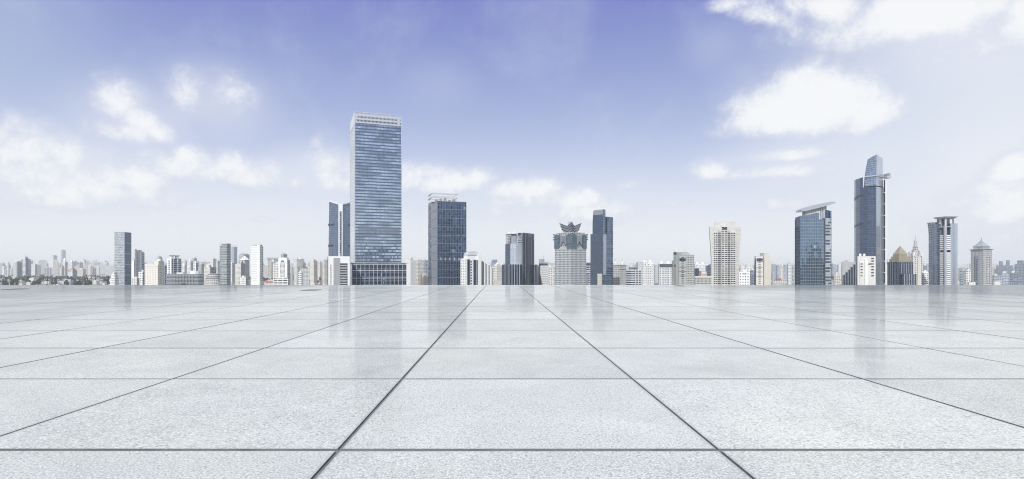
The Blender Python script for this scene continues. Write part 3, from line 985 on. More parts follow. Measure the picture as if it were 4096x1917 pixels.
def gridded_tower():
    b = Bld('glass_tower', 'dark blue glass tower with white mullion grid and open louvred roof frame', 'skyscraper', 1727, 1750, 1865, 620, 1.0)
    HERO['grid'] = b
    zt = b.z(804)
    b.block(zt, (F_DARK, F_DARK), 'curtain_wall')
    nR, nL = 18, 8
    b.mullions('R', [b.w * k / nR for k in range(nR + 1)], 0, zt, bluemetal, 0.24, 0.3)
    b.mullions('L', [b.d * (k + 0.5) / nL for k in range(nL)], 0, zt, steel, 0.26, 0.45)
    b.bands([b.z(p) for p in (806, 838, 873, 908, 942, 976, 1010, 1040, 1078, 1112)], 0.45, bluemetal, g=0.34)
    m = MB()
    for k in range(6):
        x = b.w * (k + 0.6) / 6.4
        m.box(x, x + 1.3, -0.3, -0.01, b.z(1042), b.z(1031))
    b.part('louvre', m, steel)
    # core block behind the left face, with the open frame on top
    y0 = b.d + 0.05
    y1 = b.ly(1713, 0)
    xe = b.rx(1830, y0)
    zb = b.z(807, 0, y0)
    b.part('core', MB().prism([(0, y0), (xe, y0), (xe, y1), (0, y1)], 0, zb, 0, 1), [F_NAVY, roofgrey])
    zf = b.z(773, 0, y0)
    m = MB()
    for yy in (y0 + 0.4, y1 - 0.4):
        n = 30
        for k in range(n + 1):
            x = 0.3 + (xe - 0.6) * k / n
            m.box(x - 0.14, x + 0.14, yy - 0.25, yy + 0.25, zb, zf)
    for k in range(1, 6):
        y = y0 + (y1 - y0) * k / 6
        for xx in (0.3, xe - 0.3):
            m.box(xx - 0.14, xx + 0.14, y - 0.14, y + 0.14, zb, zf)
    fr = b.part('roof_frame', m, whitemetal)
    for py in (774, 789):
        z = b.z(py, 0, y0)
        m = MB()
        m.box(-0.3, xe + 0.3, y0 - 0.1, y0 + 0.9, z - 0.45, z + 0.45)
        m.box(-0.3, xe + 0.3, y1 - 0.9, y1 + 0.1, z - 0.45, z + 0.45)
        m.box(-0.3, 0.6, y0 + 0.95, y1 - 0.95, z - 0.45, z + 0.45)
        m.box(xe - 0.6, xe + 0.3, y0 + 0.95, y1 - 0.95, z - 0.45, z + 0.45)
        b.part('rail', m, steel, fr)
    for k in range(5):
        x = xe * (0.15 + 0.17 * k)
        b.part('roof_unit', MB().box(x, x + 3, y0 + 2, y0 + 5, zb, zb + 3 + k % 3), darkmetal)
gridded_tower()

def domed_white():
    b = Bld('domed_block', 'white block with glass barrel dome in front of the gridded dark tower', 'building', 1842, 1866, 1923, 560, 1.5)
    z, zl = b.z(1034), b.z(1146)
    b.punched(z, zl, None, (3, 10, 0.32, 0.42), white, limit=40)
    # glass bays and white piers on the right-hand face
    x = [b.rx(p) for p in (1868, 1880, 1888, 1893, 1910, 1912, 1922)]
    b.part('glass_bay', MB().box(x[0], x[1], -0.5, -0.02, 0, b.z(1038)), F_STRIPE)
    b.part('glass_bay', MB().box(x[3], x[4], -0.5, -0.02, 0, b.z(1040)), F_STRIPE)
    b.part('pier', MB().box(x[4] + 0.05, x[6], -1.6, 2.0, 0, b.z(1018)), white)
    for k in range(9):
        zz = b.z(1138 - k * 11)
        b.part('window', MB().box(x[1] + 0.7, x[2] - 0.3, -0.12, -0.01, zz, zz + 1.4), pane_dark)
    b.part('attic', MB().box(b.w * 0.12, b.w * 0.92, b.d * 0.1, b.d * 0.75, z, b.z(1020)), white)
    m = MB()
    n = 12
    xa, xb = b.w * 0.10, b.w * 0.95
    r = (xb - xa) / 2
    for k in range(n):
        a0, a1 = pi * k / n, pi * (k + 1) / n
        P = lambda a: ((xa + xb) / 2 - r * cos(a), b.z(1020) + 3.8 * sin(a))
        p, q = P(a0), P(a1)
        m.face([(p[0], 0.6, p[1]), (q[0], 0.6, q[1]), (q[0], b.d * 0.7, q[1]), (p[0], b.d * 0.7, p[1])])
        m.face([(p[0], 0.6, p[1]), (q[0], 0.6, q[1]), ((xa + xb) / 2, 0.6, b.z(1020))])
    b.part('dome', m, plain('pale_vault', (0.70, 0.72, 0.74), 0.25, 0.35))
    # dark striped wing with a sloping roof
    c = Bld('striped_wing', 'dark glass wing with pale vertical stripes and sloping roof beside the domed white block', 'building', 1921, 1926, 1972, 575, 1.2)
    za, zb, zc2 = c.z(1043), c.z(1052), c.z(1073)
    c.part('curtain_wall', MB().frus(c.rect(), 0, c.rect(), [za, zc2, zc2, za], 0, 1), [F_STRIPE, roofgrey])
    for k in range(7):
        xx = c.w * (0.12 + 0.13 * k)
        c.part('fin', MB().box(xx - 0.35, xx + 0.35, -0.7, -0.02, 0, za + (zc2 - za) * xx / c.w), white)
domed_white()

def chrome_tower():
    D = 750
    root = bpy.data.objects.new('mirrored_tower', None)
    COL.objects.link(root)
    root.location = (X(2080, D), D, GZ)
    tag(root, 'silver and black striped glass tower with lattice crown rising from a dark striped podium', 'skyscraper')
    L = lambda px, d: (X(px, d) - X(2080, D), d - D)
    def put(name, poly, py0, py, mats, cap=roofgrey, side=None, d=752):
        m = MB()
        n = len(poly)
        z0 = Zl(py0, d) if py0 else 0
        m.prism(poly, z0, Zl(py, d), side if side else 0, len(mats), base=bool(py0))
        o = m.obj(name, list(mats) + [cap], root)
        return o
    A = [L(2021, 764), L(2041, 750), L(2064, 745), L(2089, 749), L(2089, 800), L(2021, 805)]
    put('curtain_wall', A, None, 976, [F_NAVY, F_MIRROR, F_TRACK], side=[0, 1, 2, 2, 0, 0])
    # upper part: lattice recess, silver walls
    U = [L(2023, 763), L(2044, 752), L(2063, 750), L(2067, 752), L(2089, 752), L(2090, 800), L(2023, 804)]
    put('crown', U, 976, 934, [F_TRACK, F_MIRROR], side=[0, 0, 0, 0, 0, 0, 0])
    put('curtain_wall', [L(2089.3, 748), L(2113, 757), L(2137, 772), L(2137, 812), L(2089.3, 801)], None, 932, [F_STRIPE, F_TRACK], side=[0, 0, 0, 0, 0])
    put('parapet', [L(2022, 761), L(2044, 749), L(2065, 747), L(2065, 751), L(2044, 753), L(2022, 765)], 936, 932.5, [whitemetal], cap=whitemetal)
    # white lattice in front of a dark opening
    a, c = Vector(L(2027, 759)), Vector(L(2042, 750.6))
    dn = (c - a).normalized()
    out = Vector((dn.y, -dn.x))
    for nm, off, mt in (('recess', 0.25, darkmetal), ('lattice_frame', 0.55, whitemetal)):
        m = MB()
        za, zb = Zl(974, 752), Zl(944, 752)
        if nm == 'recess':
            p, q = a + out * off, c + out * off
            m.face([(p.x, p.y, za), (q.x, q.y, za), (q.x, q.y, zb), (p.x, p.y, zb)])
        else:
            f = lambda s, z, d: ((a + dn * s + out * (off - d)).x, (a + dn * s + out * (off - d)).y, z)
            m.grid(f, 0, (c - a).length, za, zb, 3, 5, 0.72, 0.76, 0.25)
        m.obj(nm, mt, root)
    a, c = Vector(L(2072, 751.2)), Vector(L(2086, 751.2))
    for k in range(5):
        za = Zl(974 - k * 7.6, 752)
        m = MB()
        m.box(a.x, c.x, a.y - 1.0, a.y - 0.1, za, za + (1.3 if k < 4 else 3.6))
        m.obj('window', [pane_dark], root)
        m = MB()
        m.box(a.x - 0.5, c.x + 0.5, a.y - 1.3, a.y - 0.1, za - 0.8, za - 0.25)
        m.obj('sill', [whitemetal], root.children[-1])
    # podium wings
    put('podium', [L(2007, 752), L(2040, 735), L(2087, 735), L(2087, 748), L(2007, 790)], None, 1058, [F_STRIPE, whitemetal], cap=whitemetal, d=738)
    put('podium', [L(2137.3, 762), L(2151, 766), L(2151, 800), L(2137.3, 800)], None, 1059, [F_STRIPE], d=764)
    m = MB().bar((*L(2046, 775), Zl(934, 770)), (*L(2064, 775), Zl(919, 770)), 0.7)
    m.box(L(2032, 775)[0], L(2041, 775)[0], 20, 24, Zl(934, 770), Zl(928, 770))
    m.obj('roof_crane', whitemetal, root)
chrome_tower()

def star_ring(m, b, lv, mats=(0, 1)):
    """star-shaped ring: corners high, middles of the sides low; lv = list of (corner reach, middle reach, corner z, middle z)"""
    cx, cy = b.w / 2, b.d / 2
    def ring(rc, rm):
        sx, sy = b.w / 2, b.d / 2
        return [(cx - sx * rc, cy - sy * rc), (cx, cy - sy * rm), (cx + sx * rc, cy - sy * rc), (cx + sx * rm, cy),
                (cx + sx * rc, cy + sy * rc), (cx, cy + sy * rm), (cx - sx * rc, cy + sy * rc), (cx - sx * rm, cy)]
    for i in range(len(lv) - 1):
        (a, a2, za, za2), (c, c2, zc, zc2) = lv[i], lv[i + 1]
        m.frus(ring(a, a2), [za, za2] * 4, ring(c, c2), [zc, zc2] * 4, mats[i % len(mats)], None)
    a, a2, za, za2 = lv[-1]
    m.frus(ring(a, a2), [za, za2] * 4, ring(a * 0.55, a2 * 0.55), [za - 3, za2 - 1] * 4, mats[0], mats[0])

def butterfly_tower():
    b = Bld('butterfly_tower', 'grey punched-window tower with flaring winged crown and blue glass corners', 'skyscraper', 2219, 2288.5, 2345, 700, 0.95)
    z, zl = b.z(992), b.z(1147)
    b.punched(z, zl, (11, 16, 0.56, 0.56), (13, 16, 0.56, 0.56), plain('grey_panel', (0.47, 0.495, 0.525), 0.55), limit=100, dep=0.4)
    zu = b.z(928)
    fR = (9, 6, 0.42, 0.5)
    g = 1.2
    b.part('upper_wall', MB().prism([(g, g), (b.w - g, g), (b.w - g, b.d - g), (g, b.d - g)], z, zu, 0, 1), [F_STONE, roofgrey])
    # glazed corners
    cw, cd = b.w * 0.30, b.d * 0.30
    for (xa, xb, ya, yb) in ((-0.5, cw, -0.5, cd), (b.w - cw * 0.8, b.w + 0.5, -0.5, cd * .7), (-0.5, cw * .7, b.d - cd * 0.85, b.d + 0.5)):
        b.part('glass_corner', MB().box(xa, xb, ya, yb, b.z(994), b.z(940), 0), F_TEALGLASS)
    # stepped white ribs between the corners
    for f in 'RL':
        for k in range(5):
            q = (k - 2) / 2
            ln = b.w if f == 'R' else b.d
            u = ln * (0.5 + 0.075 * (k - 2))
            z0, z1 = b.z(978 - 6 * (2 - abs(k - 2))), b.z(938 + 6 * (2 - abs(k - 2)))
            m = MB()
            if f == 'R':
                m.box(u - 0.5, u + 0.5, -0.9, 1.1, z0, z1)
            else:
                m.box(-0.9, 1.1, u - 0.5, u + 0.5, z0, z1)
            b.part('rib', m, plain('crown_panel', (0.29, 0.335, 0.40), 0.5, 0.2))
    tier = [bluemetal, steel, darkmetal]
    # lower winged cornice, three layers
    for k in range(3):
        m = MB()
        zz = lambda p: b.z(p) 
        up = 10 * k
        star_ring(m, b, [(0.98, 0.90, zz(968 - up), zz(962 - up)), (1.09, 0.80, zz(958 - up), zz(964 - up)), (1.13, 0.80, zz(953 - up), zz(960 - up))], (0, 1))
        b.part('cornice', m, [steel, plain('teal_metal', (0.14, 0.20, 0.25), 0.4, 0.3)])
    # drum and upper crown
    b.part('drum', MB().box(b.w * .33, b.w * .67, b.d * .33, b.d * .67, zu, b.z(903)), steel)
    for k in range(3):
        m = MB()
        up = 11.0 * k
        s = 0.50 + 0.06 * k
        star_ring(m, b, [(s, 0.40, b.z(921 - up), b.z(933 - up)), (s + 0.07, 0.44, b.z(913.5 - up), b.z(926 - up)), (s + 0.09, 0.45, b.z(909.5 - up), b.z(922.5 - up))], (0, 1))
        b.part('crown', m, [plain('crown_panel', (0.29, 0.335, 0.40), 0.5, 0.2), darkmetal])
    b.part('roof_unit', MB().box(b.w * .42, b.w * .58, b.d * .42, b.d * .58, b.z(905), b.z(882)), steel)
butterfly_tower()

def slot_tower():
    b = Bld('glass_tower', 'grey blue glass tower with curved taller shoulder and dark slot, beside the winged tower', 'skyscraper', 2362, 2412, 2452, 800, 0.9)
    z1 = b.z(934)
    b.block(z1, (F_BLUE, F_NAVY), 'curtain_wall')
    n = 22
    b.mullions('L', [b.d * (k + 0.5) / n for k in range(n)], 0, z1, plain('fin_grey', (0.19, 0.235, 0.31), 0.4, 0.4), 0.3, 0.5)
    # taller shoulder with a curved outer edge
    ye = b.ly(2370)
    zt = b.z(838)
    xs = b.rx(2422, 0)
    m = MB()
    prof = [(1.0, 0.0), (0.995, 0.45), (0.97, 0.7), (0.94, 0.88), (0.90, 1.0)]
    for (f0, h0), (f1, h1) in zip(prof, prof[1:]):
        za, zb = z1 + (zt - z1) * h0, z1 + (zt - z1) * h1
        m.frus([(0.02, 0.02), (xs, 0.02), (xs, ye * f0), (0.02, ye * f0)], za, [(0.02, 0.02), (xs, 0.02), (xs, ye * f1), (0.02, ye * f1)], zb, [0, 0, 0, 1], 2 if h1 == 1 else None)
    b.part('shoulder', m, [F_BLUE, F_NAVY, roofgrey])
    m = MB()
    za = b.z(858)
    for k in range(24):
        y = ye * 0.9 * (k + 0.5) / 24
        m.box(-0.35, 0.01, y - 0.16, y + 0.16, za, zt)
    b.part('roof_fins', m, steel)
    xb = b.rx(2429)
    b.block(b.z(866), (F_BLUE, F_NAVY), 'tower_block', x=(xb / b.w, 1), y=(0, 0.8), z0=z1)
    b.block(b.z(875), (plain('slot_dark', (0.05, 0.065, 0.09), 0.3, 0.3), F_NAVY), 'slot', x=((xs + 0.05) / b.w, (xb - 0.05) / b.w), y=(0.12, 0.7), z0=z1)
    b.part('slot_panel', MB().box(0.05, 0.05 + (b.w * 0.3), -0.3, -0.02, b.z(1100), b.z(938)), F_SILVER)
    c = Bld('stone_block', 'small beige block at the foot of the slotted glass tower', 'building', 2390, 2399, 2408, 700, 0.9)
    c.punched(c.z(1099), c.z(1150), (2, 6, 0.4, 0.5), (2, 6, 0.4, 0.5), cream)
    c.parapet(c.z(1099), offwhite, 1.0)
slot_tower()

def hotel():
    b = Bld('hotel_tower', 'cream hotel tower with gridded bay front and side walls flaring at the top', 'skyscraper', 2843, 2845.5, 2956, 750, 3.0)
    W = b.w
    zs, zt = b.z(908), b.z(886)
    pan = plain('cream_panel', (0.57, 0.56, 0.535), 0.6)
    xl, xr = b.rx(2854, -1), b.rx(2942, -1)
    xc0, xc1 = b.rx(2886, -2.2), b.rx(2910, -2.2)
    b.part('core', MB().box(xl - 1, xr + 1, 0.2, b.d - 1, 0, zs - 0.5), [pan, roofgrey])
    # flaring side walls
    for side in (0, 1):
        m = MB()
        lv = [(0, 0.0), (b.z(1030), 0.0), (b.z(1005), 0.7), (b.z(975), 1.2), (b.z(948), 1.9), (zs, 2.3)]
        for (za, ea), (zb, eb) in zip(lv, lv[1:]):
            if side == 0:
                m.frus([(-ea, -0.6), (xl, -1.2), (xl, b.d), (-ea, b.d)], za, [(-eb, -0.6), (xl, -1.2), (xl, b.d), (-eb, b.d)], zb, 0, 0 if zb == zs else None)
            else:
                m.frus([(xr, -1.2), (W + ea, -0.6), (W + ea, b.d), (xr, b.d)], za, [(xr, -1.2), (W + eb, -0.6), (W + eb, b.d), (xr, b.d)], zb, 0, 0 if zb == zs else None)
        o = b.part('side_wall', m, [pan])
        for k in range(26):
            z = b.z(1135) + (zs - b.z(1135)) * (k + 0.5) / 26
            j = MB().box((-0.05 if side == 0 else xr + 0.1), (xl - 0.1 if side == 0 else W + 0.05), -1.30, -1.16, z, z + 0.12)
            if k % 2 == 0:
                b.part('joint', j, plain('joint_grey', (0.36, 0.36, 0.36), 0.7), o)
    b.part('crown', MB().box(b.rx(2860), b.rx(2944), 1.0, b.d * 0.7, zs, zt), pan)
    b.part('shoulder', MB().box(xl, xr, -0.9, 1.0, b.z(931), zs), pan)
    for xx in (b.rx(2859), b.rx(2941)):
        b.part('mast', MB().cyl(xx, 1.5, 0.2, 0.1, zs, zt + 3, 5), steel)
    # bay front
    zl = b.z(1146)
    rows = 28
    ops = []
    for (xa, xb, cols, off, ptop) in ((xl + .03, xc0 - 4.6, 2, -1.6, 930), (xc0 - 4.55, xc0 - 0.05, 1, -1.2, 925), (xc0, xc1, 2, -2.6, 906), (xc1 + .05, xc1 + 4.0, 1, -1.2, 925), (xc1 + 4.05, xr - .03, 2, -1.6, 930)):
        m = MB()
        f = lambda a, z, d, off=off: (a, off + d, z)
        top = b.z(ptop)
        st = (b.z(930) - zl) / rows
        n = int((top - zl) / st)
        o = m.grid(f, xa, xb, zl, zl + n * st, cols, n, 0.86, 0.56, 0.9)
        m.box(xa, xb, off, 0.5, zl + n * st, top + 0.8, 0)
        m.face([(xa, off, 0), (xb, off, 0), (xb, off, zl), (xa, off, zl)])
        m.face([(xa, off, 0), (xa, off, top), (xa, 0.5, top), (xa, 0.5, 0)])
        m.face([(xb, off, 0), (xb, off, top), (xb, 0.5, top), (xb, 0.5, 0)])
        b.part('bay', m, offwhite if cols == 2 else concrete)
        b.windows(o, 'R', off + 0.85, pane_dark, limit=20)
    b.part('window', MB().box(xc0 + 0.8, xc1 - 0.8, -2.75, -2.61, b.z(920), b.z(912)), pane_dark)
hotel()

def star_offices():
    b = Bld('office_block', 'beige office block with banded windows beside the star-topped spire', 'building', 2716, 2745, 2777, 600, 1.1)
    z, zl = b.z(1022), b.z(1146)
    b.punched(z, zl, (5, 13, 0.62, 0.40), (1, 14, 0.36, 0.36), greybeige, dep=0.5)
    b.parapet(z, greybeige, 0.8)
    for (p0, p1) in ((1033, 1039.5), (1040.5, 1043)):
        b.part('glazed_band', MB().box(-0.3, -0.02, b.d * 0.08, b.d * 0.92, b.z(p1), b.z(p0)), F_DARK)
    for p in (1068, 1085, 1103):
        b.part('string_course', MB().box(-0.45, -0.02, 0, b.d, b.z(p), b.z(p) + 0.4), concrete)
    b.part('roof_house', MB().box(2, b.w * 0.5, 1.0, b.d * 0.9, z + 0.02, b.z(1011)), greybeige)
    y0, y1 = b.d + 0.6, b.ly(2696.5)
    b.part('stair_slab', MB().box(-1.0, 14, y0, y1, 0, b.z(1009, 0, y0)), plain('grey_green_concrete', (0.36, 0.39, 0.39), 0.7))
    b.part('recess', MB().box(0.3, 8, b.d - 0.1, y0 + 0.1, 0, z - 1), darkmetal)
    b.part('mast', MB().cyl(b.w * .3, b.d * .4, 0.2, 0.08, b.z(1011), b.z(994), 5), steel)
    # spire with a star
    D = 450
    s = bpy.data.objects.new('star_spire', None)
    COL.objects.link(s)
    s.location = (X(2700, D), D, GZ)
    tag(s, 'thin bronze spire topped by a dark five-pointed star', 'spire')
    z = lambda p: Zl(p, D)
    bronze = plain('bronze', (0.09, 0.07, 0.05), 0.5, 0.4)
    rust = plain('weathered_gilding', (0.34, 0.24, 0.13), 0.6, 0.2, var=0.5, scale=1.5)
    MB().cyl(0, 0, 0.62, 0.50, 0, z(1085), 10).cyl(0, 0, 0.50, 0.33, z(1085), z(1068), 10).obj('shaft', rust, s)
    MB().cyl(0, 0, 0.30, 0.14, z(1068), z(1024), 8).obj('needle', bronze, s)
    MB().cyl(0, 0, 0.3, 0.85, z(1069), z(1063.5), 10).cyl(0, 0, 0.85, 0.3, z(1063.5), z(1057), 10).obj('collar', bronze, s)
    MB().cyl(0, 0, 0.1, 0.4, z(1032), z(1030), 8).cyl(0, 0, 0.4, 0.1, z(1030), z(1028), 8).obj('ball', bronze, s)
    m = MB()
    R, r, t = 2.15, 0.82, 0.45
    P = [((R if k % 2 == 0 else r) * sin(k * pi / 5), (R if k % 2 == 0 else r) * cos(k * pi / 5)) for k in range(10)]
    cz = z(1014.5)
    for k in range(10):
        a, c = P[k], P[(k + 1) % 10]
        for sg in (-1, 1):
            m.face([(a[0], 0, cz + a[1]), (c[0], 0, cz + c[1]), (0, sg * t, cz)])
    m.obj('star', bronze, s)
star_offices()

def slab_offices():
    b = Bld('office_block', 'beige slab office block with a single window column and blank right-hand wall', 'building', 3018, 3024.5, 3053, 650, 2.4)
    z, zl = b.z(1027), b.z(1146)
    b.punched(z, zl, (1, 14, 0.36, 0.38), None, cream, dep=0.5)
    b.parapet(z, cream, 0.7)
    for (p0, p1) in ((1034, 1041), (1042.5, 1046)):
        b.part('glazed_band', MB().box(b.w * 0.06, b.w * 0.92, -0.3, -0.02, b.z(p1), b.z(p0)), F_DARK)
    for p in (1071, 1088, 1105):
        b.part('string_course', MB().box(0, b.w, -0.4, -0.02, b.z(p), b.z(p) + 0.35), concrete)
    b.part('glazed_side', MB().box(-0.3, -0.02, 0.5, b.d * 0.9, 0, z - 2), F_DARK)
    x0, x1, x2, x3 = b.w + 0.05, b.rx(3056), b.rx(3075.5), b.rx(3084)
    b.part('glazed_strip', MB().box(x0, x1, 0.8, 4, 0, z - 0.5), F_DARK)
    sl = plain('beige_panel', (0.60, 0.57, 0.51), 0.7, var=0.06)
    b.part('stair_slab', MB().box(x1 + .02, x2, -0.3, 9, 0, b.z(1012)), sl)
    b.part('stair_slab', MB().box(x2 + .02, x3, 0.1, 9, 0, b.z(1042)), sl)
slab_offices()

def wing_tower():
    b = Bld('glass_tower', 'steel blue glass tower under a tilted white wing roof carried on columns', 'skyscraper', 3181, 3201, 3325, 650, 2.2)
    HERO['wing'] = b
    x1 = b.rx(3297)
    xn = b.rx(3277)
    z0, z1, zn = b.z(864), b.z(851, xn), b.z(878, xn)
    m = MB()
    m.frus([(0, 0), (xn, 0), (xn, b.d), (0, b.d)], 0, [(0, 0), (xn, 0), (xn, b.d), (0, b.d)], [z0, z1, z1 - 1, z0 - 1], [0, 0, 0, 1], 2)
    b.part('curtain_wall', m, [F_TEAL, F_NAVY, darkroof])
    b.part('curtain_wall', MB().prism([(xn + .02, 0), (x1, 0), (x1, b.d), (xn + .02, b.d)], 0, zn, [0, 0, 0, 1], 2), [F_TEAL, F_NAVY, roofgrey])
    b.part('recess', MB().box(x1, x1 + 1.5, 1.0, b.d, 0, zn - 0.5), darkmetal)
    b.part('side_bay', MB().prism([(x1 + 1.5, 0.3), (b.w, 0.3), (b.w, b.d), (x1 + 1.5, b.d)], 0, b.z(873, b.w), [0, 1, 0, 1], 2), [facade('banded_bay', (0.36, 0.40, 0.44), (0.12, 0.14, 0.17), 5.0, 3.4, 0.94, 0.6, 0.6, 0.08, 0.02, 0.7, blind=0.3), F_TEAL, roofgrey])
    b.part('fin', MB().box(b.w - 0.8, b.w + 0.6, 0.5, 6, 0, b.z(843, b.w)), F_TEAL)
    b.part('roof_house', MB().box(b.rx(3308), b.w - 0.9, 2.5, b.d * 0.8, b.z(873, b.w), b.z(840, b.w)), F_NAVY)
    yl = b.ly(3183)
    b.part('edge_fin', MB().box(-0.5, -0.02, b.d * 0.93, b.d, 0, b.z(879, 0, b.d)), F_NAVY)
    # penthouse and wing roof
    ya, yb = b.d * 0.25, b.d * 0.9
    xa, xp = b.rx(3222, ya), b.rx(3282, ya)
    zr = lambda px: b.z(846 - (px - 3200) * 32 / 135, b.rx(px, ya), ya)
    m = MB()
    m.frus([(xa, ya), (xp, ya), (xp, yb), (xa, yb)], z0 - 6, [(xa, ya), (xp, ya), (xp, yb), (xa, yb)], [zr(3222) - 0.3, zr(3282) - 0.3] + [zr(3282) - 0.3, zr(3222) - 0.3], 0, 0)
    b.part('penthouse', m, [facade('cream_grid', (0.62, 0.62, 0.58), (0.34, 0.36, 0.36), 2.0, 2.4, 0.6, 0.6, 0.3, 0.3, 0.01, 0.2, blind=-0.2)])
    xe, xw = b.rx(3335, ya), b.rx(3200, ya)
    zw, ze = zr(3200), zr(3335)
    xm = xw + (xe - xw) * 0.5
    zm = (zw + ze) / 2 + 0.2
    yo, yq = ya - 3.5, yb + 2
    m = MB()
    th = 2.6
    prof = [(xw, zw - 0.5, zw + 1.4), (xw + (xe - xw) * 0.12, zw + (ze - zw) * 0.10 - 1.0, zw + (ze - zw) * 0.14 + 2.6), (xm, zm - 1.2, zm + 3.2), (xw + (xe - xw) * 0.85, zw + (ze - zw) * 0.85 - 0.6, zw + (ze - zw) * 0.87 + 2.6), (xe, ze + 0.2, ze + 1.6)]
    for (a, a0, a1), (c, c0, c1) in zip(prof, prof[1:]):
        m.face([(a, yo, a0), (c, yo, c0), (c, yo, c1), (a, yo, a1)], 0)
        m.face([(a, yq, a0), (c, yq, c0), (c, yq, c1), (a, yq, a1)], 0)
        m.face([(a, yo, a1), (c, yo, c1), (c, yq, c1), (a, yq, a1)], 0)
        m.face([(a, yo, a0), (c, yo, c0), (c, yq, c0), (a, yq, a0)], 1)
    for (a, a0, a1) in (prof[0], prof[-1]):
        m.face([(a, yo, a0), (a, yq, a0), (a, yq, a1), (a, yo, a1)], 0)
    # the wing is deeper at the back, so its upper skin shows
    b.part('wing_roof', m, [plain('wing_metal', (0.40, 0.43, 0.47), 0.45, 0.2, var=0.05), steel])
    for k in range(4):
        px = 3288 + k * 6
        x = b.rx(px, ya)
        b.part('column', MB().cyl(x, ya + 1, 0.75, 0.75, zn - 1 if x < x1 else b.z(873, b.w), zr(px) - 0.2, 10), steel)
    b.part('column_wall', MB().box(b.rx(3286, ya), b.rx(3306, ya), ya + 2.2, yb - 1, zn - 1, zr(3290) - 1.2), spandark)
wing_tower()

def crown_tower():
    D = 800
    root = bpy.data.objects.new('crown_tower', None)
    COL.objects.link(root)
    c0 = (X(3480, D), D)
    root.location = (*c0, GZ)
    tag(root, 'tall navy glass tower with curved face and leaning glass crown, tallest on the right', 'skyscraper')
    L = lambda px, d: (X(px, d) - c0[0], d - D)
    z = lambda p, d=805: Zl(p, d)
    F = [L(3417, 838), L(3424, 826), L(3440, 812), L(3470, 802), L(3505, 799), L(3535, 812), L(3535, 850), L(3440, 870)]
    zc = z(749)
    MB().prism(F, 0, zc, [0, 0, 0, 0, 1, 1, 0, 0], 2).obj('curtain_wall', [F_NAVY, F_SILVER, roofgrey], root)
    G = [L(3417.3, 838), L(3424, 826.3), L(3440, 812.3), L(3452, 809), L(3452, 850), L(3440, 869)]
    MB().frus(G, zc + 0.02, G, [z(721, 838), z(718, 826), z(713, 812), z(709, 809), z(709, 830), z(716, 860)], 0, 1).obj('curtain_wall', [F_NAVY, darkroof], root)
    # dark louvre bands across the curved face
    for (pa, pb, q) in ((782, 792, 3478), (898, 905, 3478)):
        P = [L(3416.5, 837.5), L(3423.6, 825.6), L(3439.8, 811.4), L(q, 800.4)]
        m = MB()
        for i in range(3):
            a, c = P[i], P[i + 1]
            m.face([(*a, z(pb - 3 * i)), (*c, z(pb - 3 * (i + 1))), (*c, z(pa - 3 * (i + 1))), (*a, z(pa - 3 * i))])
        o = m.obj('louvre', darkmetal, root)



    # leaning crown of glass
    B = [L(3455, 812), L(3505, 801), L(3533, 814), L(3533, 845), L(3458, 850)]
    M = [L(3458, 812), L(3506, 801), L(3532, 814), L(3532, 845), L(3460, 850)]
    M2 = [L(3463, 813), L(3506, 801), L(3531, 814), L(3531, 845), L(3466, 850)]
    Tp = [L(3471, 815), L(3506.5, 801), L(3531, 815), L(3531, 845), L(3474, 850)]
    zz = [z(744), z(706), z(672)]
    m = MB()
    sd = [0, 2, 2, 0, 0]  # darker left, paler right faces: light and shade put into the materials
    m.frus(B, zz[0], M, zz[1], sd, None)
    m.frus(M, zz[1], M2, zz[2], sd, None)
    m.frus(M2, zz[2], Tp, [Zl(637, 815), Zl(618, 801), Zl(634, 815), Zl(640, 845), Zl(644, 850)], sd, 1)
    m.obj('crown', [facade('crown_glass', (0.30, 0.36, 0.44), (0.24, 0.31, 0.41), 1.8, 3.0, 0.84, 0.82, 0.85, 0.08, 0.012, 0.2, blind=0.03), roofgrey, F_TRACK], root)
    ring = MB()
    R = [L(3459, 810.5), L(3505.7, 800), L(3536, 813), L(3536, 818), L(3505.7, 801.4), L(3459, 813)]
    ring.prism(R, z(707), z(703), 0, 0, True)
    ring.obj('ring_beam', steel, root)
    MB().box(L(3536, 812)[0], L(3552, 812)[0], 5, 13, z(712), z(704)).obj('outrigger', steel, root)
    MB().box(L(3541, 814)[0], L(3546, 814)[0], 5, 18, z(703) + .05, z(692)).obj('outrigger', steel, root)
    # dark shaft with white brackets and outer column
    MB().prism([L(3535.3, 812), L(3541, 812), L(3541, 850), L(3535.3, 850)], 0, z(716), 0, 0).obj('lift_shaft', darkmetal, root)
    MB().prism([L(3541.2, 808), L(3546, 808), L(3546, 846), L(3541.2, 846)], 0, z(716), 0, 0).obj('column', whitemetal, root)
    for k in range(9):
        p = 769 + k * 46
        MB().box(L(3535.5, 810)[0], L(3541, 810)[0], 9.0, 11.6, z(p) - 0.5, z(p) + 0.5).obj('bracket', whitemetal, root)
    m = MB()
    m.bar((*L(3442, 830), z(712)), (*L(3449, 832), z(698)), 0.5)
    m.bar((*L(3438, 830), z(712)), (*L(3446, 832), z(700)), 0.5)
    m.obj('roof_crane', darkmetal, root)
crown_tower()

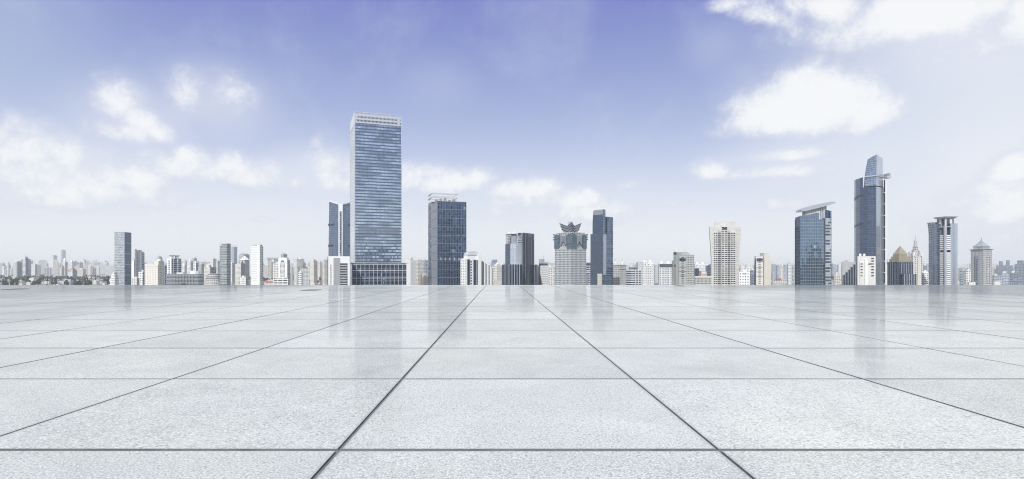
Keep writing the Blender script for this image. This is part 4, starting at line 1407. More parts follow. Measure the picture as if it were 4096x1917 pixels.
def right_cluster():
    # stepped dark glass block
    b = Bld('stepped_block', 'grey block with stepped dark glass strips, left of the tall crowned tower', 'building', 3366, 3369, 3422, 640, 2.0)
    z = b.z(1048)
    b.block(z, (concrete, concrete))
    for k in range(5):
        xa, xb = b.w * (0.02 + 0.195 * k), b.w * (0.02 + 0.195 * k + 0.15)
        b.part('glass_strip', MB().box(xa, xb, -0.8, -0.02, 0, b.z(1100 - k * 10.5)), F_STRIPE)
    b.part('roof_house', MB().frus([(b.w * .3, 2), (b.w * .5, 2), (b.w * .5, 6), (b.w * .3, 6)], z, [(b.w * .45, 2), (b.w * .5, 2), (b.w * .5, 6), (b.w * .45, 6)], b.z(1041), 0, 0), concrete)
    # white office with satellite dishes
    b = Bld('office_block', 'white stepped block with two rooftop dishes in front of the tall crowned tower', 'building', 3428, 3431, 3503, 600, 1.6)
    z = b.z(1025)
    zl = b.z(1146)
    b.punched(z, zl, None, None, offwhite)
    xa, xb, xc = b.rx(3455), b.rx(3467), b.rx(3480)
    b.part('stair_tower', MB().box(xa, xb, -2.2, -0.02, 0, b.z(1038)), white)
    b.part('side_bay', MB().box(b.rx(3436), xa - 0.1, -1.0, -0.02, 0, b.z(1050)), offwhite)
    for k, p in enumerate((1034, 1044, 1056, 1067, 1079, 1091, 1103)):
        b.part('window', MB().box(b.rx(3485 - (14 if p == 1056 else 0)), b.rx(3495), -0.15, -0.02, b.z(p) - 0.7, b.z(p) + 0.5), pane_dark)
    for p in (1056, 1067, 1079, 1091, 1103):
        b.part('window', MB().box(b.rx(3442, -1), b.rx(3450, -1), -1.15, -1.02, b.z(p) - 0.6, b.z(p) + 0.5), pane_dark)
    for px in (3445, 3461):
        x = b.rx(px)
        m = MB()
        n = 12
        for k in range(n):
            a0, a1 = 2 * pi * k / n, 2 * pi * (k + 1) / n
            r = 1.35
            m.face([(x, 2.4, z + 1.5), (x + r * cos(a0), 1.7, z + 1.5 + r * sin(a0)), (x + r * cos(a1), 1.7, z + 1.5 + r * sin(a1))])
        m.bar((x, 2.4, z), (x, 2.4, z + 1.5), 0.25)
        b.part('dish', m, white)
    # gold pyramid roof
    b = Bld('pyramid_roofed_block', 'dark glass block under a stepped gold pyramid roof', 'building', 3549, 3594, 3653, 800, 1.1)
    z = b.z(1048)
    b.block(z, (F_NAVY, F_STRIPE), 'curtain_wall', x=(0, 1), y=(0, 1), cap=goldstone)
    b.part('front_block', MB().box(b.w * .12, b.w * 1.02, -5, -0.02, 0, b.z(1096)), [F_NAVY])
    b.part('corner_strip', MB().box(-1.4, -0.02, b.d * 0.15, b.d * 0.32, 0, z - 1), F_BLUE)
    for k in range(5):
        x = b.w * (0.2 + 0.16 * k)
        b.part('fin', MB().box(x - 0.4, x + 0.4, -5.6, -5.02, 0, b.z(1096)), steel)
        b.part('fin', MB().box(x - 0.3, x + 0.3, -0.5, -0.03, b.z(1095), z - 1), steel)
    for (f, p0, p1) in ((0.08, 1048, 1035), (0.15, 1035, 1026), (0.22, 1026, 1016)):
        b.part('roof_step', MB().box(b.w * f, b.w * (1 - f), b.d * f, b.d * (1 - f), b.z(p0) + 0.01, b.z(p1)), goldstone)
    f = 0.22
    b.part('pyramid', MB().pyr([(b.w * f, b.d * f), (b.w * (1 - f), b.d * f), (b.w * (1 - f), b.d * (1 - f)), (b.w * f, b.d * (1 - f))], b.z(1016) + 0.02, (b.w / 2, b.d / 2, b.z(983, b.w / 2, b.d / 2))), goldstone)
    # art deco tower
    b = Bld('deco_tower', 'white tiered tower with stepped top and tall spire right of the gold pyramid', 'skyscraper', 3635, 3652, 3689, 950, 1.3)
    z, zl = b.z(1026), b.z(1146)
    b.punched(z, zl, (5, 16, 0.46, 0.6), (4, 16, 0.5, 0.55), offwhite, dep=0.6)
    for k in range(4):
        x = b.w * (0.02 + 0.32 * k)
        b.part('pier', MB().box(x - 0.5, x + 0.5, -1.0, -0.02, 0, z + 3 + 4 * (k % 2)), offwhite)
    for (f, p0, p1) in ((0.08, 1026, 1012), (0.2, 1012, 1000), (0.3, 1000, 988)):
        b.part('tier', MB().box(b.w * f, b.w * (1 - f), b.d * f, b.d * (1 - f), b.z(p0), b.z(p1)), F_STONE)
    for (x, y) in ((0.1, 0.1), (0.88, 0.1), (0.1, 0.88)):
        b.part('turret', MB().box(b.w * x - 2, b.w * x + 2, b.d * y - 2, b.d * y + 2, z, b.z(1008)), offwhite)
    m = MB().cyl(b.w / 2, b.d / 2, 2.6, 2.0, b.z(988), b.z(964), 10)
    m.cyl(b.w / 2, b.d / 2, 1.5, 0.9, b.z(964), b.z(958), 10).cyl(b.w / 2, b.d / 2, 0.6, 0.1, b.z(958), b.z(938), 8)
    b.part('spire', m, concrete)
    # lantern tower with curved wing
    b = Bld('lantern_tower', 'grey glass tower with banded recessed corner and overhanging rooftop lantern', 'skyscraper', 3733, 3781, 3830, 800, 1.0)
    ch = 0.42
    w, d = b.w, b.d
    z = b.z(894, w * .5, 0)
    P = [(0.0, d * ch), (d * 0.0 + w * ch * 0.55, d * ch * 0.55), (w * ch, 0), (w, 0), (w, d), (0, d)]
    b.part('curtain_wall', MB().prism([(w * ch, 0), (w, 0), (w, d), (w * ch, d)], 0, z, [1, 1, 0, 0], 2), [F_NAVY, F_SILVER, roofgrey])
    b.part('curtain_wall', MB().prism([(0, d * ch), (w * ch - .02, d * ch), (w * ch - .02, d), (0, d)], 0, z, [1, 0, 0, 0], 2), [facade('shade_finned_glass', (0.27, 0.33, 0.42), (0.15, 0.205, 0.30), 1.9, 3.3, 0.7, 0.92, 0.85, 0.06, 0.01, 0.2, blind=-0.2), F_SILVER, roofgrey])
    # recessed corner with balcony bands
    q = 0.14
    zc = b.z(938)
    b.part('corner_bay', MB().prism([(w * q, d * q), (w * ch - .02, d * q), (w * ch - .02, d * ch - .02), (w * q, d * ch - .02)], 0, b.z(905), 0, 1), [F_DARK, roofgrey])
    n = 26
    first = None
    for k in range(n):
        zz = b.z(1140) + (zc - b.z(1140)) * k / n
        m = MB()
        m.box(w * q - 1.2, w * ch - .06, d * q - 3.2, d * q - 0.02, 0, 1.9)
        m.box(w * q - 3.2, w * q - 0.02, d * q, d * ch - .06, 0, 1.9)
        if k == 17:
            continue
        if first is None:
            first = b.part('balcony_band', m, whitemetal)
            o = first
        else:
            o = b.copy(first, (0, 0, 0))
        o.location = (0, 0, zz)
    b.part('corner_column', MB().box(w * q - 4.2, w * q - 1.8, d * q - 4.2, d * q - 1.8, 0, b.z(907)), steel)
    b.part('canopy', MB().box(-1.5, w * ch + 1, -1.5, d * ch + 1, b.z(909), b.z(906)), steel)
    # lantern
    lx = (0.16, 0.86)
    za, zb = z, b.z(876)
    b.part('lantern', MB().box(w * lx[0], w * lx[1], d * lx[0], d * lx[1], b.z(906), b.z(874)), [facade('lantern_wall', (0.60, 0.62, 0.65), (0.08, 0.10, 0.14), 9.0, 60, 0.55, 1.0, 0.5, 0.1, 0.01, 0.2, blind=-0.2)])
    b.part('roof_slab', MB().frus([(w * .12, d * .12), (w * .9, d * .12), (w * .9, d * .9), (w * .12, d * .9)], b.z(873), [(w * -.02, d * -.02), (w * 1.04, d * -.02), (w * 1.04, d * 1.04), (w * -.02, d * 1.04)], b.z(866), 0, 0), steel)
    # bands on the far right edge and the curved wing on the left
    m = MB()
    for k in range(28):
        zz = b.z(1140) + (b.z(935) - b.z(1140)) * k / 28
        m.box(w + 0.02, w + 2.2, 1.5, 8, zz, zz + 2.0)
    b.part('balcony_band', m, whitemetal, kind='stuff')
    b.part('side_bay', MB().box(w + 0.01, w + 1.6, 1.6, 9, 0, b.z(918)), F_DARK)
    yw0, yw1 = d + 0.05, b.ly(3713)
    lv = [(0, 0), (b.z(935), 0), (b.z(910), 0.6), (b.z(893), 1.6), (b.z(885), 2.6)]
    m = MB()
    for (a, e), (c, g) in zip(lv, lv[1:]):
        m.frus([(0.6, yw0), (w * .6, yw0), (w * .6, yw1 + e), (0.6, yw1 + e)], a, [(0.6, yw0), (w * .6, yw0), (w * .6, yw1 + g), (0.6, yw1 + g)], c, 0, 1 if c == lv[-1][0] else None)
    b.part('curved_wing', m, [F_SHADE, roofgrey])
    # pointed roof tower
    b = Bld('pointed_roof_tower', 'stone tower with punched windows and pale pointed pyramid roof near the right end', 'skyscraper', 3883, 3932, 3968, 900, 0.9)
    z, zl = b.z(1001), b.z(1146)
    b.punched(z, zl, (7, 18, 0.42, 0.6), (9, 18, 0.42, 0.6), plain('grey_stone', (0.44, 0.45, 0.47), 0.6), dep=0.5)
    b.part('cornice', MB().frus(b.rect(0.2), z + 0.02, b.rect(1.6), z + 1.5, 0, 0, True), concrete)
    f = 0.10
    zz = z + 1.55
    Q = [(b.w * f, b.d * f), (b.w * (1 - f), b.d * f), (b.w * (1 - f), b.d * (1 - f)), (b.w * f, b.d * (1 - f))]
    m = MB()
    zt = b.z(986)
    m.grid(lambda a, zv, dp: (a, b.d * f + dp, zv), b.w * f, b.w * (1 - f), zz, zt, 7, 1, 0.6, 0.6, 0.8)
    m.grid(lambda a, zv, dp: (b.w * f + dp, a, zv), b.d * f, b.d * (1 - f), zz, zt, 8, 1, 0.6, 0.6, 0.8)
    b.part('lantern', m, concrete)
    b.part('lantern_core', MB().box(b.w * .22, b.w * .78, b.d * .22, b.d * .78, zz, zt), offwhite)
    m = MB()
    top = (b.w / 2, b.d / 2)
    S = lambda s: [(top[0] + (x - top[0]) * s, top[1] + (y - top[1]) * s) for x, y in Q]
    h = b.z(958) - zt
    m.frus(S(1.06), zt + .02, S(1.0), zt + 0.8, 0, None, True).frus(S(1.0), zt + 0.8, S(0.45), zt + h * 0.48, 0, None).pyr(S(0.45), zt + h * .48, (*top, zt + h))
    b.part('roof', m, plain('lead_roof', (0.33, 0.375, 0.44), 0.5, 0.2))
    b.part('finial', MB().cyl(*top, 0.4, 0.1, zt + h - 1.5, zt + h + 4, 6), darkmetal)
    b.part('glass_bay', MB().box(-0.7, -0.02, b.d * .36, b.d * .66, 0, b.z(1024)), F_SHADE)
    b.part('glass_bay', MB().box(b.w * .40, b.w * .70, -0.7, -0.02, 0, b.z(1024)), F_STONE)
right_cluster()

# ------------------------------------------------------------------ the middle city, building by building
def simple(name, label, x0, xc, x1, py, D, ratio, mats, roof=(), cat='building', cap=None, par=None):
    b = Bld(name, label, cat, x0, xc, x1, D, ratio)
    z = b.z(py)
    mR, mL = mats if isinstance(mats, tuple) else (mats, mats)
    b.block(z, (mR, mL), 'wall', cap=cap or roofgrey)
    if par:
        b.parapet(z, par, 1.2)
    for r in roof:
        k = r[0]
        if k == 'plant':
            b.plant(z + .01, r[1], r[2], r[3], r[4] if len(r) > 4 else None)
        elif k == 'mast':
            b.mast(z, *r[1:])
        elif k == 'tank':
            b.tank(z + .01, *r[1:])
        elif k == 'pyr':
            w, d, e = b.w, b.d, r[2] if len(r) > 2 else 0.0
            Q = [(w * e, d * e), (w * (1 - e), d * e), (w * (1 - e), d * (1 - e)), (w * e, d * (1 - e))]
            b.part('roof', MB().pyr(Q, z + .02, (w / 2, d / 2, z + r[1])), r[3] if len(r) > 3 else bluemetal)
    b.ztop = z
    return b

def left_city():
    # tall two-tone glass tower
    b = simple('glass_tower', 'tall dark two-tone glass tower standing alone on the left skyline', 458, 498, 524, 930, 1200, 0.75, (F_TWO_R, F_TWO_L), cat='skyscraper', cap=steel)
    zl = b.z(1145)
    b.bands([zl + (b.ztop - zl) * k / 5 for k in range(1, 6)], 1.0, steel, g=0.3)
    b.mullions('R', [b.w * k / 7 for k in range(8)], 0, b.ztop, bluemetal, 0.5, 0.6)
    # stepped white block at its foot
    b = Bld('stepped_block', 'small white stepped block with window grid at the foot of the two-tone glass tower', 'building', 440, 458, 476, 1000, 1.0)
    for (f, p) in ((0.0, 1112), (0.12, 1100), (0.24, 1091)):
        w, d = b.w, b.d
        b.part('tier', MB().prism([(w * f * .6, d * f * .6), (w * (1 - f), d * f * .6), (w * (1 - f), d * (1 - f)), (w * f * .6, d * (1 - f))], 0, b.z(p), 0, 1), [facade('white_grid', (0.78, 0.78, 0.77), (0.10, 0.12, 0.16), 2.6, 3.0, 0.5, 0.45, 0.4, 0.15), white])
    # white and blue pair right of the glass tower
    b = simple('apartment_tower', 'slim white tower with dark blue side just right of the two-tone glass tower', 525, 536, 551, 1043, 1500, 1.2, (F_LILAC, white), [('plant', (.1, .5), (.2, .8), 4), ('mast', .3, .5, 6)])
    b = Bld('office_tower', 'white tower with sloping parapet and blue ribbed side, left of the domed cream block', 'skyscraper', 542, 562, 578, 1250, 1.1)
    za, zb = b.z(1003), b.z(1011)
    b.part('wall', MB().frus(b.rect(), 0, b.rect(), [za, zb, zb, za + 1], [0, 1, 0, 1], 2), [F_RIB, F_WHITE2, white])
    b.part('pier', MB().box(-1.5, 1.0, -1.5, 1.0, 0, za + 1), white)
    b.part('pier', MB().box(-1.5, 1.0, b.d - 3, b.d + .5, 0, za + 3), white)
    b.part('roof_house', MB().box(b.w * .2, b.w * .6, b.d * .2, b.d * .6, zb - 1, za + 1.5), white)
    simple('apartment_block', 'white mid-rise block with blue side in front of the sloping-topped white tower', 553, 571, 579, 1087, 1000, 0.5, (F_LILAC, F_WHITE), [('plant', (.2, .9), (.0, .3), 3, white)])
    simple('apartment_block', 'low cream block with rooftop sheds, lowest beside the domed cream block', 528, 548, 558, 1113, 950, 0.6, (F_GREY, F_CREAM), [('plant', (.1, .5), (.1, .4), 2.5), ('plant', (.2, .7), (.5, .8), 2)])
    # domed cream block
    b = Bld('domed_block', 'large cream block with crenellated parapet and grey dome on a corner drum', 'building', 579, 632, 657, 850, 0.6)
    z, zl = b.z(1060), b.z(1146)
    b.punched(z, zl, (4, 10, 0.34, 0.42), (8, 10, 0.22, 0.40), plain('cream_wall', (0.76, 0.72, 0.665), 0.7, var=0.05), limit=100, dep=0.4)
    n = 14
    for k in range(n):
        y = b.d * (k + 0.5) / n
        b.part('merlon', MB().pyr([(-0.3, y - 1.1), (0.9, y - 1.1), (0.9, y + 1.1), (-0.3, y + 1.1)], z, (0.2, y, z + 1.8)), cream)
    b.part('string_course', MB().box(-0.4, -0.02, 0, b.d, z - 2.6, z - 2.0), offwhite)
    cx, cy = b.w * 0.62, b.d * 0.16
    b.part('tower_block', MB().box(b.w * .1, b.w * 1.0 - .1, 0.2, b.d * .34, z, b.z(1044)), cream)
    b.part('drum', MB().cyl(cx, cy, 3.6, 3.6, b.z(1044), b.z(1035), 16), cream)
    dm = b.part('dome', MB().dome(cx, cy, 3.3, b.z(1035), 3.9, 16, 6), plain('grey_dome', (0.22, 0.27, 0.31), 0.4, 0.2))
    b.part('finial', MB().cyl(cx, cy, 0.25, 0.05, b.z(1025), b.z(1015), 6), steel, dm)
    simple('office_block', 'narrow dark blue block squeezed behind the domed cream block', 655, 660, 668, 1062, 950, 1.2, (F_RIB, F_SHADE))
    # twin saucer tower
    b = Bld('office_tower', 'blue glass tower with two rooftop saucers behind the long curved low block', 'skyscraper', 668, 684, 727, 1050, 2.2)
    z = b.z(1034)
    b.block(z, (F_RIB, white), 'wall')
    for f in (0.02, 0.22, 0.62, 0.97):
        b.part('pier', MB().box(b.w * f - .5, b.w * f + .5, -0.9, -0.02, 0, z + 1), white)
    b.part('glass_strip', MB().box(-0.3, -0.02, b.d * .3, b.d * .6, 0, z - 3), F_RIB)
    for f in (0.25, 0.72):
        cx, cy = b.w * f, b.d * 0.5
        dr = b.part('drum', MB().cyl(cx, cy, 3.0, 3.0, z, b.z(1024), 14), white)
        b.part('saucer', MB().cyl(cx, cy, 3.4, 5.2, b.z(1024), b.z(1022), 16).cyl(cx, cy, 5.2, 5.0, b.z(1022), b.z(1021), 16), concrete, dr)
    # long low block with a rounded end
    D = 900
    root = bpy.data.objects.new('curved_block', None)
    COL.objects.link(root)
    root.location = (X(667, D), D, GZ)
    tag(root, 'long low office block with blue ribbon windows and a rounded right end', 'building')
    W = X(800, D) - X(667, D)
    P = [(0, 0)]
    r = 9.0
    P += [(W - r + r * sin(a), 1.5 + r - r * cos(a)) for a in [pi * k / 12 for k in range(13)]]
    P += [(0, 20)]
    zt = Zl(1097, D)
    MB().prism(P, 0, zt, 0, 1).obj('curtain_wall', [F_PODIUM, roofgrey], root)
    cen = (W / 2, 10)
    Q = [(x + (0.5 if x > 5 else -0.5 if x < 1 else 0), y - 0.5 if y < 10 else y + .5) for x, y in P]
    n = 8
    for k in range(n + 1):
        z0 = Zl(1141, D) + (zt - Zl(1141, D)) * k / n
        MB().prism(Q, z0 - 0.6, z0 + 0.5, 0, 0, True).obj('spandrel_band', [steel], root)
    for k in range(10):
        x = (W - r) * k / 9.5
        MB().box(x - 0.2, x + 0.2, -0.75, -0.03, 0, zt).obj('mullion', steel, root)
    MB().cyl(W - 13, 11, 7.5, 7.5, zt, Zl(1084, D), 20).obj('drum', white, root)
    MB().box(W * .25, W * .45, 4, 10, zt, zt + 2.5).obj('roof_house', offwhite, root)
    # mid blocks right of it
    simple('apartment_block', 'white flats with stepped roof just right of the twin-saucer tower', 728, 738, 748, 1062, 1500, 1, F_WHITE, [('plant', (.3, 1), (.3, 1), 5, white)])
    simple('apartment_tower', 'white apartment tower in the middle of three above the long curved block', 749, 762, 773, 1046, 1350, 1, (F_WHITE2, F_WHITE), [('plant', (.2, .6), (.2, .6), 4, white), ('tank', .7, .7, 2, 4)])
    simple('apartment_tower', 'dark hazy tower peeping out behind the white towers above the curved block', 769, 778, 787, 1034, 2300, 1, (F_SHADE, F_GREY), [('plant', (.2, .8), (.2, .8), 4)])
    simple('apartment_tower', 'bright white tower above the rounded end of the long curved block', 773, 784, 793, 1052, 1150, 1, (F_LILAC, F_WHITE), [('plant', (.1, .6), (.1, .6), 4, white)])
    simple('apartment_block', 'pale grey flats right of the rounded end of the curved block', 795, 806, 817, 1056, 1700, 1, F_GREY, [('plant', (.3, .8), (.3, .8), 3)])
    b = simple('office_block', 'cream block with grey glazed right half above the round terraced hall', 816, 840, 865, 1069, 1250, 1.2, (F_GREY, F_CREAM), [('plant', (.1, .5), (.3, .8), 4, cream)])
    b.part('panel', MB().box(b.w * .1, b.w * .95, -0.5, -0.02, b.ztop - 16, b.ztop - 1), F_GREEN)
    simple('apartment_tower', 'hazy beige tower with mast directly left of the grey-green tower', 843, 853, 866, 1036, 2500, 1, (F_LILAC, F_WHITE), [('mast', .3, .5, 14, .8), ('plant', (.2, .7), (.2, .7), 4)])
    simple('apartment_tower', 'hazy pinkish tower touching the left side of the grey-green tower', 863, 871, 880, 1044, 2400, 1, (F_LILAC, F_PINK), [('plant', (.3, .7), (.3, .7), 4)])
    D = 1150
    root = bpy.data.objects.new('round_hall', None)
    COL.objects.link(root)
    root.location = (X(843, D), D, GZ)
    tag(root, 'low round hall with stacked terraces left of the grey-green tower', 'building')
    for k, (p, rr) in enumerate(((1112, 17), (1104, 15.5), (1096, 14))):
        MB().cyl(0, 18, rr, rr, 0 if k == 0 else Zl((1120, 1112, 1104)[k], D) + .01, Zl(p, D), 28, 0, 1).obj('drum', [F_BEIGE, roofgrey], root)
        MB().cyl(0, 18, rr + 1, rr + 1, Zl(p, D) - 0.7, Zl(p, D) + 0.4, 28, 0, 0, True).obj('terrace_rim', steel, root)
    # grey green tower
    b = Bld('office_tower', 'slim grey-green glass tower with a lower left shoulder', 'skyscraper', 878, 907, 923, 1150, 0.6)
    z = b.z(977)
    ys = b.ly(886.5)
    b.part('wall', MB().prism([(0, 0), (b.w, 0), (b.w, ys), (0, ys)], 0, z, 0, 1), [F_GREEN, roofgrey])
    b.part('shoulder', MB().prism([(0.5, ys + .02), (b.w * .9, ys + .02), (b.w * .9, b.d), (0.5, b.d)], 0, b.z(983, 0, ys), 0, 1), [F_GREEN, roofgrey])
    b.parapet(z, concrete, 1.4)
    zl = b.z(1140)
    b.bands([zl + (z - zl) * k / 6 + 3 for k in range(6)], 1.0, concrete, g=0.3, y=(0, ys / b.d))
    # right of the grey-green tower
    b = simple('glass_tower', 'hazy blue tower with open roof frame right behind the grey-green tower', 925, 936, 949, 988, 3400, 1, (F_BLUE, F_LILAC), cat='skyscraper')
    m = MB()
    for (x, y) in ((0, 0), (.5, 0), (1, 0), (0, .5), (0, 1)):
        m.box(b.w * x - .8, b.w * x + .8, b.d * y - .8, b.d * y + .8, b.ztop, b.ztop + 7)
    m.bar((0, 0, b.ztop + 7), (b.w, 0, b.ztop + 7), 1.4).bar((0, 0, b.ztop + 7), (0, b.d, b.ztop + 7), 1.4)
    b.part('roof_frame', m, steel)
    simple('apartment_block', 'white flats at the right foot of the grey-green tower', 922, 929, 936, 1053, 1900, 1, (F_LILAC, F_WHITE), [('plant', (.1, .7), (.1, .7), 4, white)])
    b = simple('office_block', 'cream block with dark ribbed right face left of the arched white block', 941, 964, 982, 1056, 1400, 0.9, (facade('grey_ribbed', (0.34, 0.34, 0.38), (0.16, 0.17, 0.21), 2.0, 40, 0.5, 1.0, 0.3, 0.3), F_CREAM))
    b.part('parapet_beam', MB().box(-0.5, b.w + .5, -0.6, 1.0, b.ztop, b.ztop + 1.5), concrete)
    b = simple('office_tower', 'white tower with arched window under a pale pyramid roof', 962, 978, 996, 1040, 1500, 1.0, (F_LILAC, F_WHITE), [('pyr', 11, -.06, white)])
    cy, cz = b.d * .5, b.ztop - 6
    m = MB()
    for k in range(8):
        a0, a1 = pi * k / 8, pi * (k + 1) / 8
        m.face([(-0.2, cy + 4 * cos(a0), cz + 4 * sin(a0)), (-0.2, cy + 4 * cos(a1), cz + 4 * sin(a1)), (-0.2, cy + 4 * cos(a1), cz - 6), (-0.2, cy + 4 * cos(a0), cz - 6)])
    b.part('arched_window', m, pane_blue)
    simple('office_tower', 'hazy grey twin-topped block behind the white arched pyramid-roofed tower', 956, 976, 998, 1018, 2600, 1.1, (F_SHADE, F_GREY), [('plant', (.0, .3), (.2, .8), 5, concrete), ('plant', (.5, .9), (.2, .8), 4, concrete)])
    b = simple('villa_block', 'ornate white low building with grey dormer roof before the cream ribbed block', 959, 983, 996, 1110, 1080, 0.5, (F_GREY, facade('white_villa', (0.76, 0.74, 0.70), (0.12, 0.12, 0.14), 3.2, 3.4, 0.34, 0.5, 0.3, 0.2)), [('plant', (.1, .6), (.3, .7), 3, white)])
    b.part('pediment', MB().pyr([(-.3, b.d * .35), (1.5, b.d * .35), (1.5, b.d * .65), (-.3, b.d * .65)], b.ztop, (.5, b.d / 2, b.ztop + 3)), white)
    # tall white tower
    b = Bld('office_tower', 'tall plain white tower with pale blue right face and small windows', 'skyscraper', 1003, 1039, 1053, 1000, 0.5)
    z, zl = b.z(984), b.z(1125)
    b.punched(z, zl, (2, 20, 0.75, 0.45), (9, 20, 0.34, 0.32), white, pane_blue, dep=0.2, limit=100)
    b.part('pier', MB().box(-0.8, -0.02, 0, b.d * .30, 0, z + 1), white)
    b.part('pier', MB().box(-0.5, b.w * .15, -0.7, -0.02, 0, z + 1), white)
    b.part('roof_beam', MB().box(0.2, 1.2, b.d * .35, b.d * .85, z - 0.2, z + 1.6), concrete)
    b.plant(z, (.3, .9), (.05, .3), 2.2, concrete)
    # right of it
    b = Bld('gate_block', 'pair of beige slabs joined by a flat roof beam, hazy behind the arched-window tower', 'building', 1070, 1072, 1113, 2000, 2.5)
    z = b.z(1038)
    b.block(z, (F_BEIGE, F_WHITE2), 'wall', x=(0, .36))
    b.block(z, (F_LILAC, F_WHITE2), 'wall', x=(.62, 1))
    b.block(b.z(1048), (F_GREY, F_WHITE2), 'link', x=(.365, .615), y=(.2, .8))
    b.part('roof_beam', MB().box(-2, b.w + 2, -1, b.d * .9, z + .02, b.z(1031)), concrete)
    b = Bld('office_tower', 'white stepped tower with window grid under an arched window, on a banded podium', 'skyscraper', 1114, 1150, 1160, 900, 0.4)
    z, zl = b.z(1031), b.z(1113)
    b.punched(b.z(1040), zl, (2, 13, 0.7, 0.5), None, offwhite, pane_blue)
    fL = lambda a, zz, dp: (-0.8 + dp, a, zz)
    m = MB()
    ya, yb = b.d * 0.24, b.d * 0.80
    ops = m.grid(fL, ya, yb, zl, b.z(1050), 4, 13, 0.72, 0.55, 0.5)
    for (y0, y1) in ((0, ya), (yb, b.d)):
        m.box(-0.8, 0.0, y0, y1, 0, b.z(1036))
    m.box(-0.8, 0.0, ya, yb, b.z(1050), b.z(1036))
    b.part('window_bay', m, white)
    b.windows(ops, 'L', -0.35, pane_dark, limit=60)
    cy, cz = (ya + yb) / 2, b.z(1047)
    m = MB()
    for k in range(8):
        a0, a1 = pi * k / 8, pi * (k + 1) / 8
        m.face([(-0.95, cy + 2.6 * cos(a0), cz + 2.4 * sin(a0)), (-0.95, cy + 2.6 * cos(a1), cz + 2.4 * sin(a1)), (-0.95, cy + 2.6 * cos(a1), cz - .8), (-0.95, cy + 2.6 * cos(a0), cz - .8)])
    b.part('arched_window', m, pane_blue)
    b.part('crown', MB().box(-0.5, b.w * .8, b.d * .08, b.d * .95, b.z(1040) + .02, z), white)
    c = simple('podium_block', 'low white block with dark window bands below the arched-window tower', 1099, 1152, 1158, 1113, 830, 0.35, (F_GREY, facade('white_bands', (0.76, 0.75, 0.72), (0.10, 0.11, 0.13), 7.0, 3.4, 0.88, 0.5, 0.4, 0.1)), [('plant', (.1, .5), (.2, .9), 1.2, white)])
    b = simple('apartment_block', 'cream stepped wing attached left of the arched-window tower', 1092, 1112, 1118, 1055, 1000, 0.4, (F_BEIGE, F_CREAM), [('plant', (.0, .9), (.0, .45), 3, cream)])
    b = simple('glass_tower', 'hazy glass tower with thin mast behind the arched-window tower', 1123, 1134, 1149, 1018, 2300, 1.3, (F_BLUE, F_LILAC), [('mast', .05, .3, 20, .9)])
    b.part('parapet', MB().frus([(0, 0), (b.w, 0), (b.w, 2), (0, 2)], b.ztop + .02, [(0, 0), (b.w, 0), (b.w, 2), (0, 2)], [b.ztop + 5, b.ztop + 2, b.ztop + 2, b.ztop + 5], 0, 0), steel)
    b = simple('apartment_tower', 'cream and grey ribbed apartment tower right of the arched-window tower', 1174, 1186, 1217, 1037, 1500, 1.6, (F_CREAM, F_WHITE2), [('plant', (.1, .3), (.2, .8), 4, cream), ('plant', (.6, .9), (.2, .8), 4, white)])
    b.part('glass_strip', MB().box(b.w * .2, b.w * .38, -0.5, -0.02, 0, b.ztop - 20), F_LILAC)
    b.part('glass_strip', MB().box(b.w * .78, b.w * .95, -0.5, -0.02, 0, b.ztop - 6), F_LILAC)
    simple('apartment_tower', 'thin beige tower between the arched-window tower and the cream ribbed tower', 1162, 1166, 1172, 1067, 1500, 1, F_BEIGE, [('plant', (.2, .8), (.2, .8), 3)])
    simple('office_block', 'wide low pale block with green roof edge in front of the cream ribbed tower', 1199, 1204, 1238, 1073, 1300, 2.5, (F_WHITE, F_BEIGE), [('plant', (.3, .8), (.2, .8), 2.5, bluemetal)])
    simple('office_block', 'small white block with square dark windows before the wide pale block', 1192, 1206, 1213, 1090, 1050, 0.5, (F_WHITE, facade('white_square_windows', (0.76, 0.75, 0.73), (0.08, 0.09, 0.11), 3.4, 3.6, 0.62, 0.55, 0.4, 0.1)), [('plant', (.2, .8), (.2, .7), 2, white)])
    simple('apartment_tower', 'beige apartment tower with fine window rows left of the small cream tower', 1239, 1255, 1269, 1043, 1500, 1.0, (F_BEIGE, F_CREAM), [('plant', (.1, .4), (.2, .7), 4), ('plant', (.6, .9), (.3, .8), 3)])
    simple('apartment_tower', 'small cream tower between the beige tower and the pale yellow tower', 1271, 1280, 1290, 1050, 1700, 1, F_CREAM, [('plant', (.2, .6), (.2, .6), 4)])
    simple('apartment_tower', 'pale yellow tower nearest the left of the white annex block', 1290, 1298, 1310, 1040, 1500, 1.2, (F_CREAM, F_CREAM), [('plant', (.2, .6), (.2, .6), 3, cream)])
    # far left group
    b = Bld('round_apartment_tower', 'pale rounded apartment tower near the far left end of the skyline', 'building', 25, 33, 41, 2600, 1.0)
    z = b.z(1051)
    b.part('wall', MB().cyl(b.w * .5, b.d * .5, b.w * .55, b.w * .55, 0, z, 20, 0, 1), [F_WHITE2, roofgrey])
    b.part('roof_house', MB().cyl(b.w * .5, b.d * .5, b.w * .3, b.w * .25, z + .01, z + 5, 12), offwhite)
    b = simple('office_tower', 'beige and dark blue office tower left of the white striped tower', 53, 69, 88, 1050, 2500, 1.1, (F_SHADE, F_BEIGE), [('plant', (.3, .9), (.2, .8), 6, concrete), ('mast', .2, .2, 7, .7)])
    b.part('corner_strip', MB().box(-1.2, 2, -1.2, 2, 0, b.ztop + 3), F_GREEN)
    b = simple('office_tower', 'white banded tower with blue glass centre and mast, tallest of the far left group', 86, 102, 123, 1036, 3000, 1.2, (F_RIB, facade('white_wide_bands', (0.76, 0.76, 0.75), (0.12, 0.14, 0.18), 40, 6.0, 0.98, 0.40, 0.4, 0.2)), [('plant', (.0, .6), (.1, .8), 12, F_WHITE), ('mast', .3, .4, 26, 1.0)])
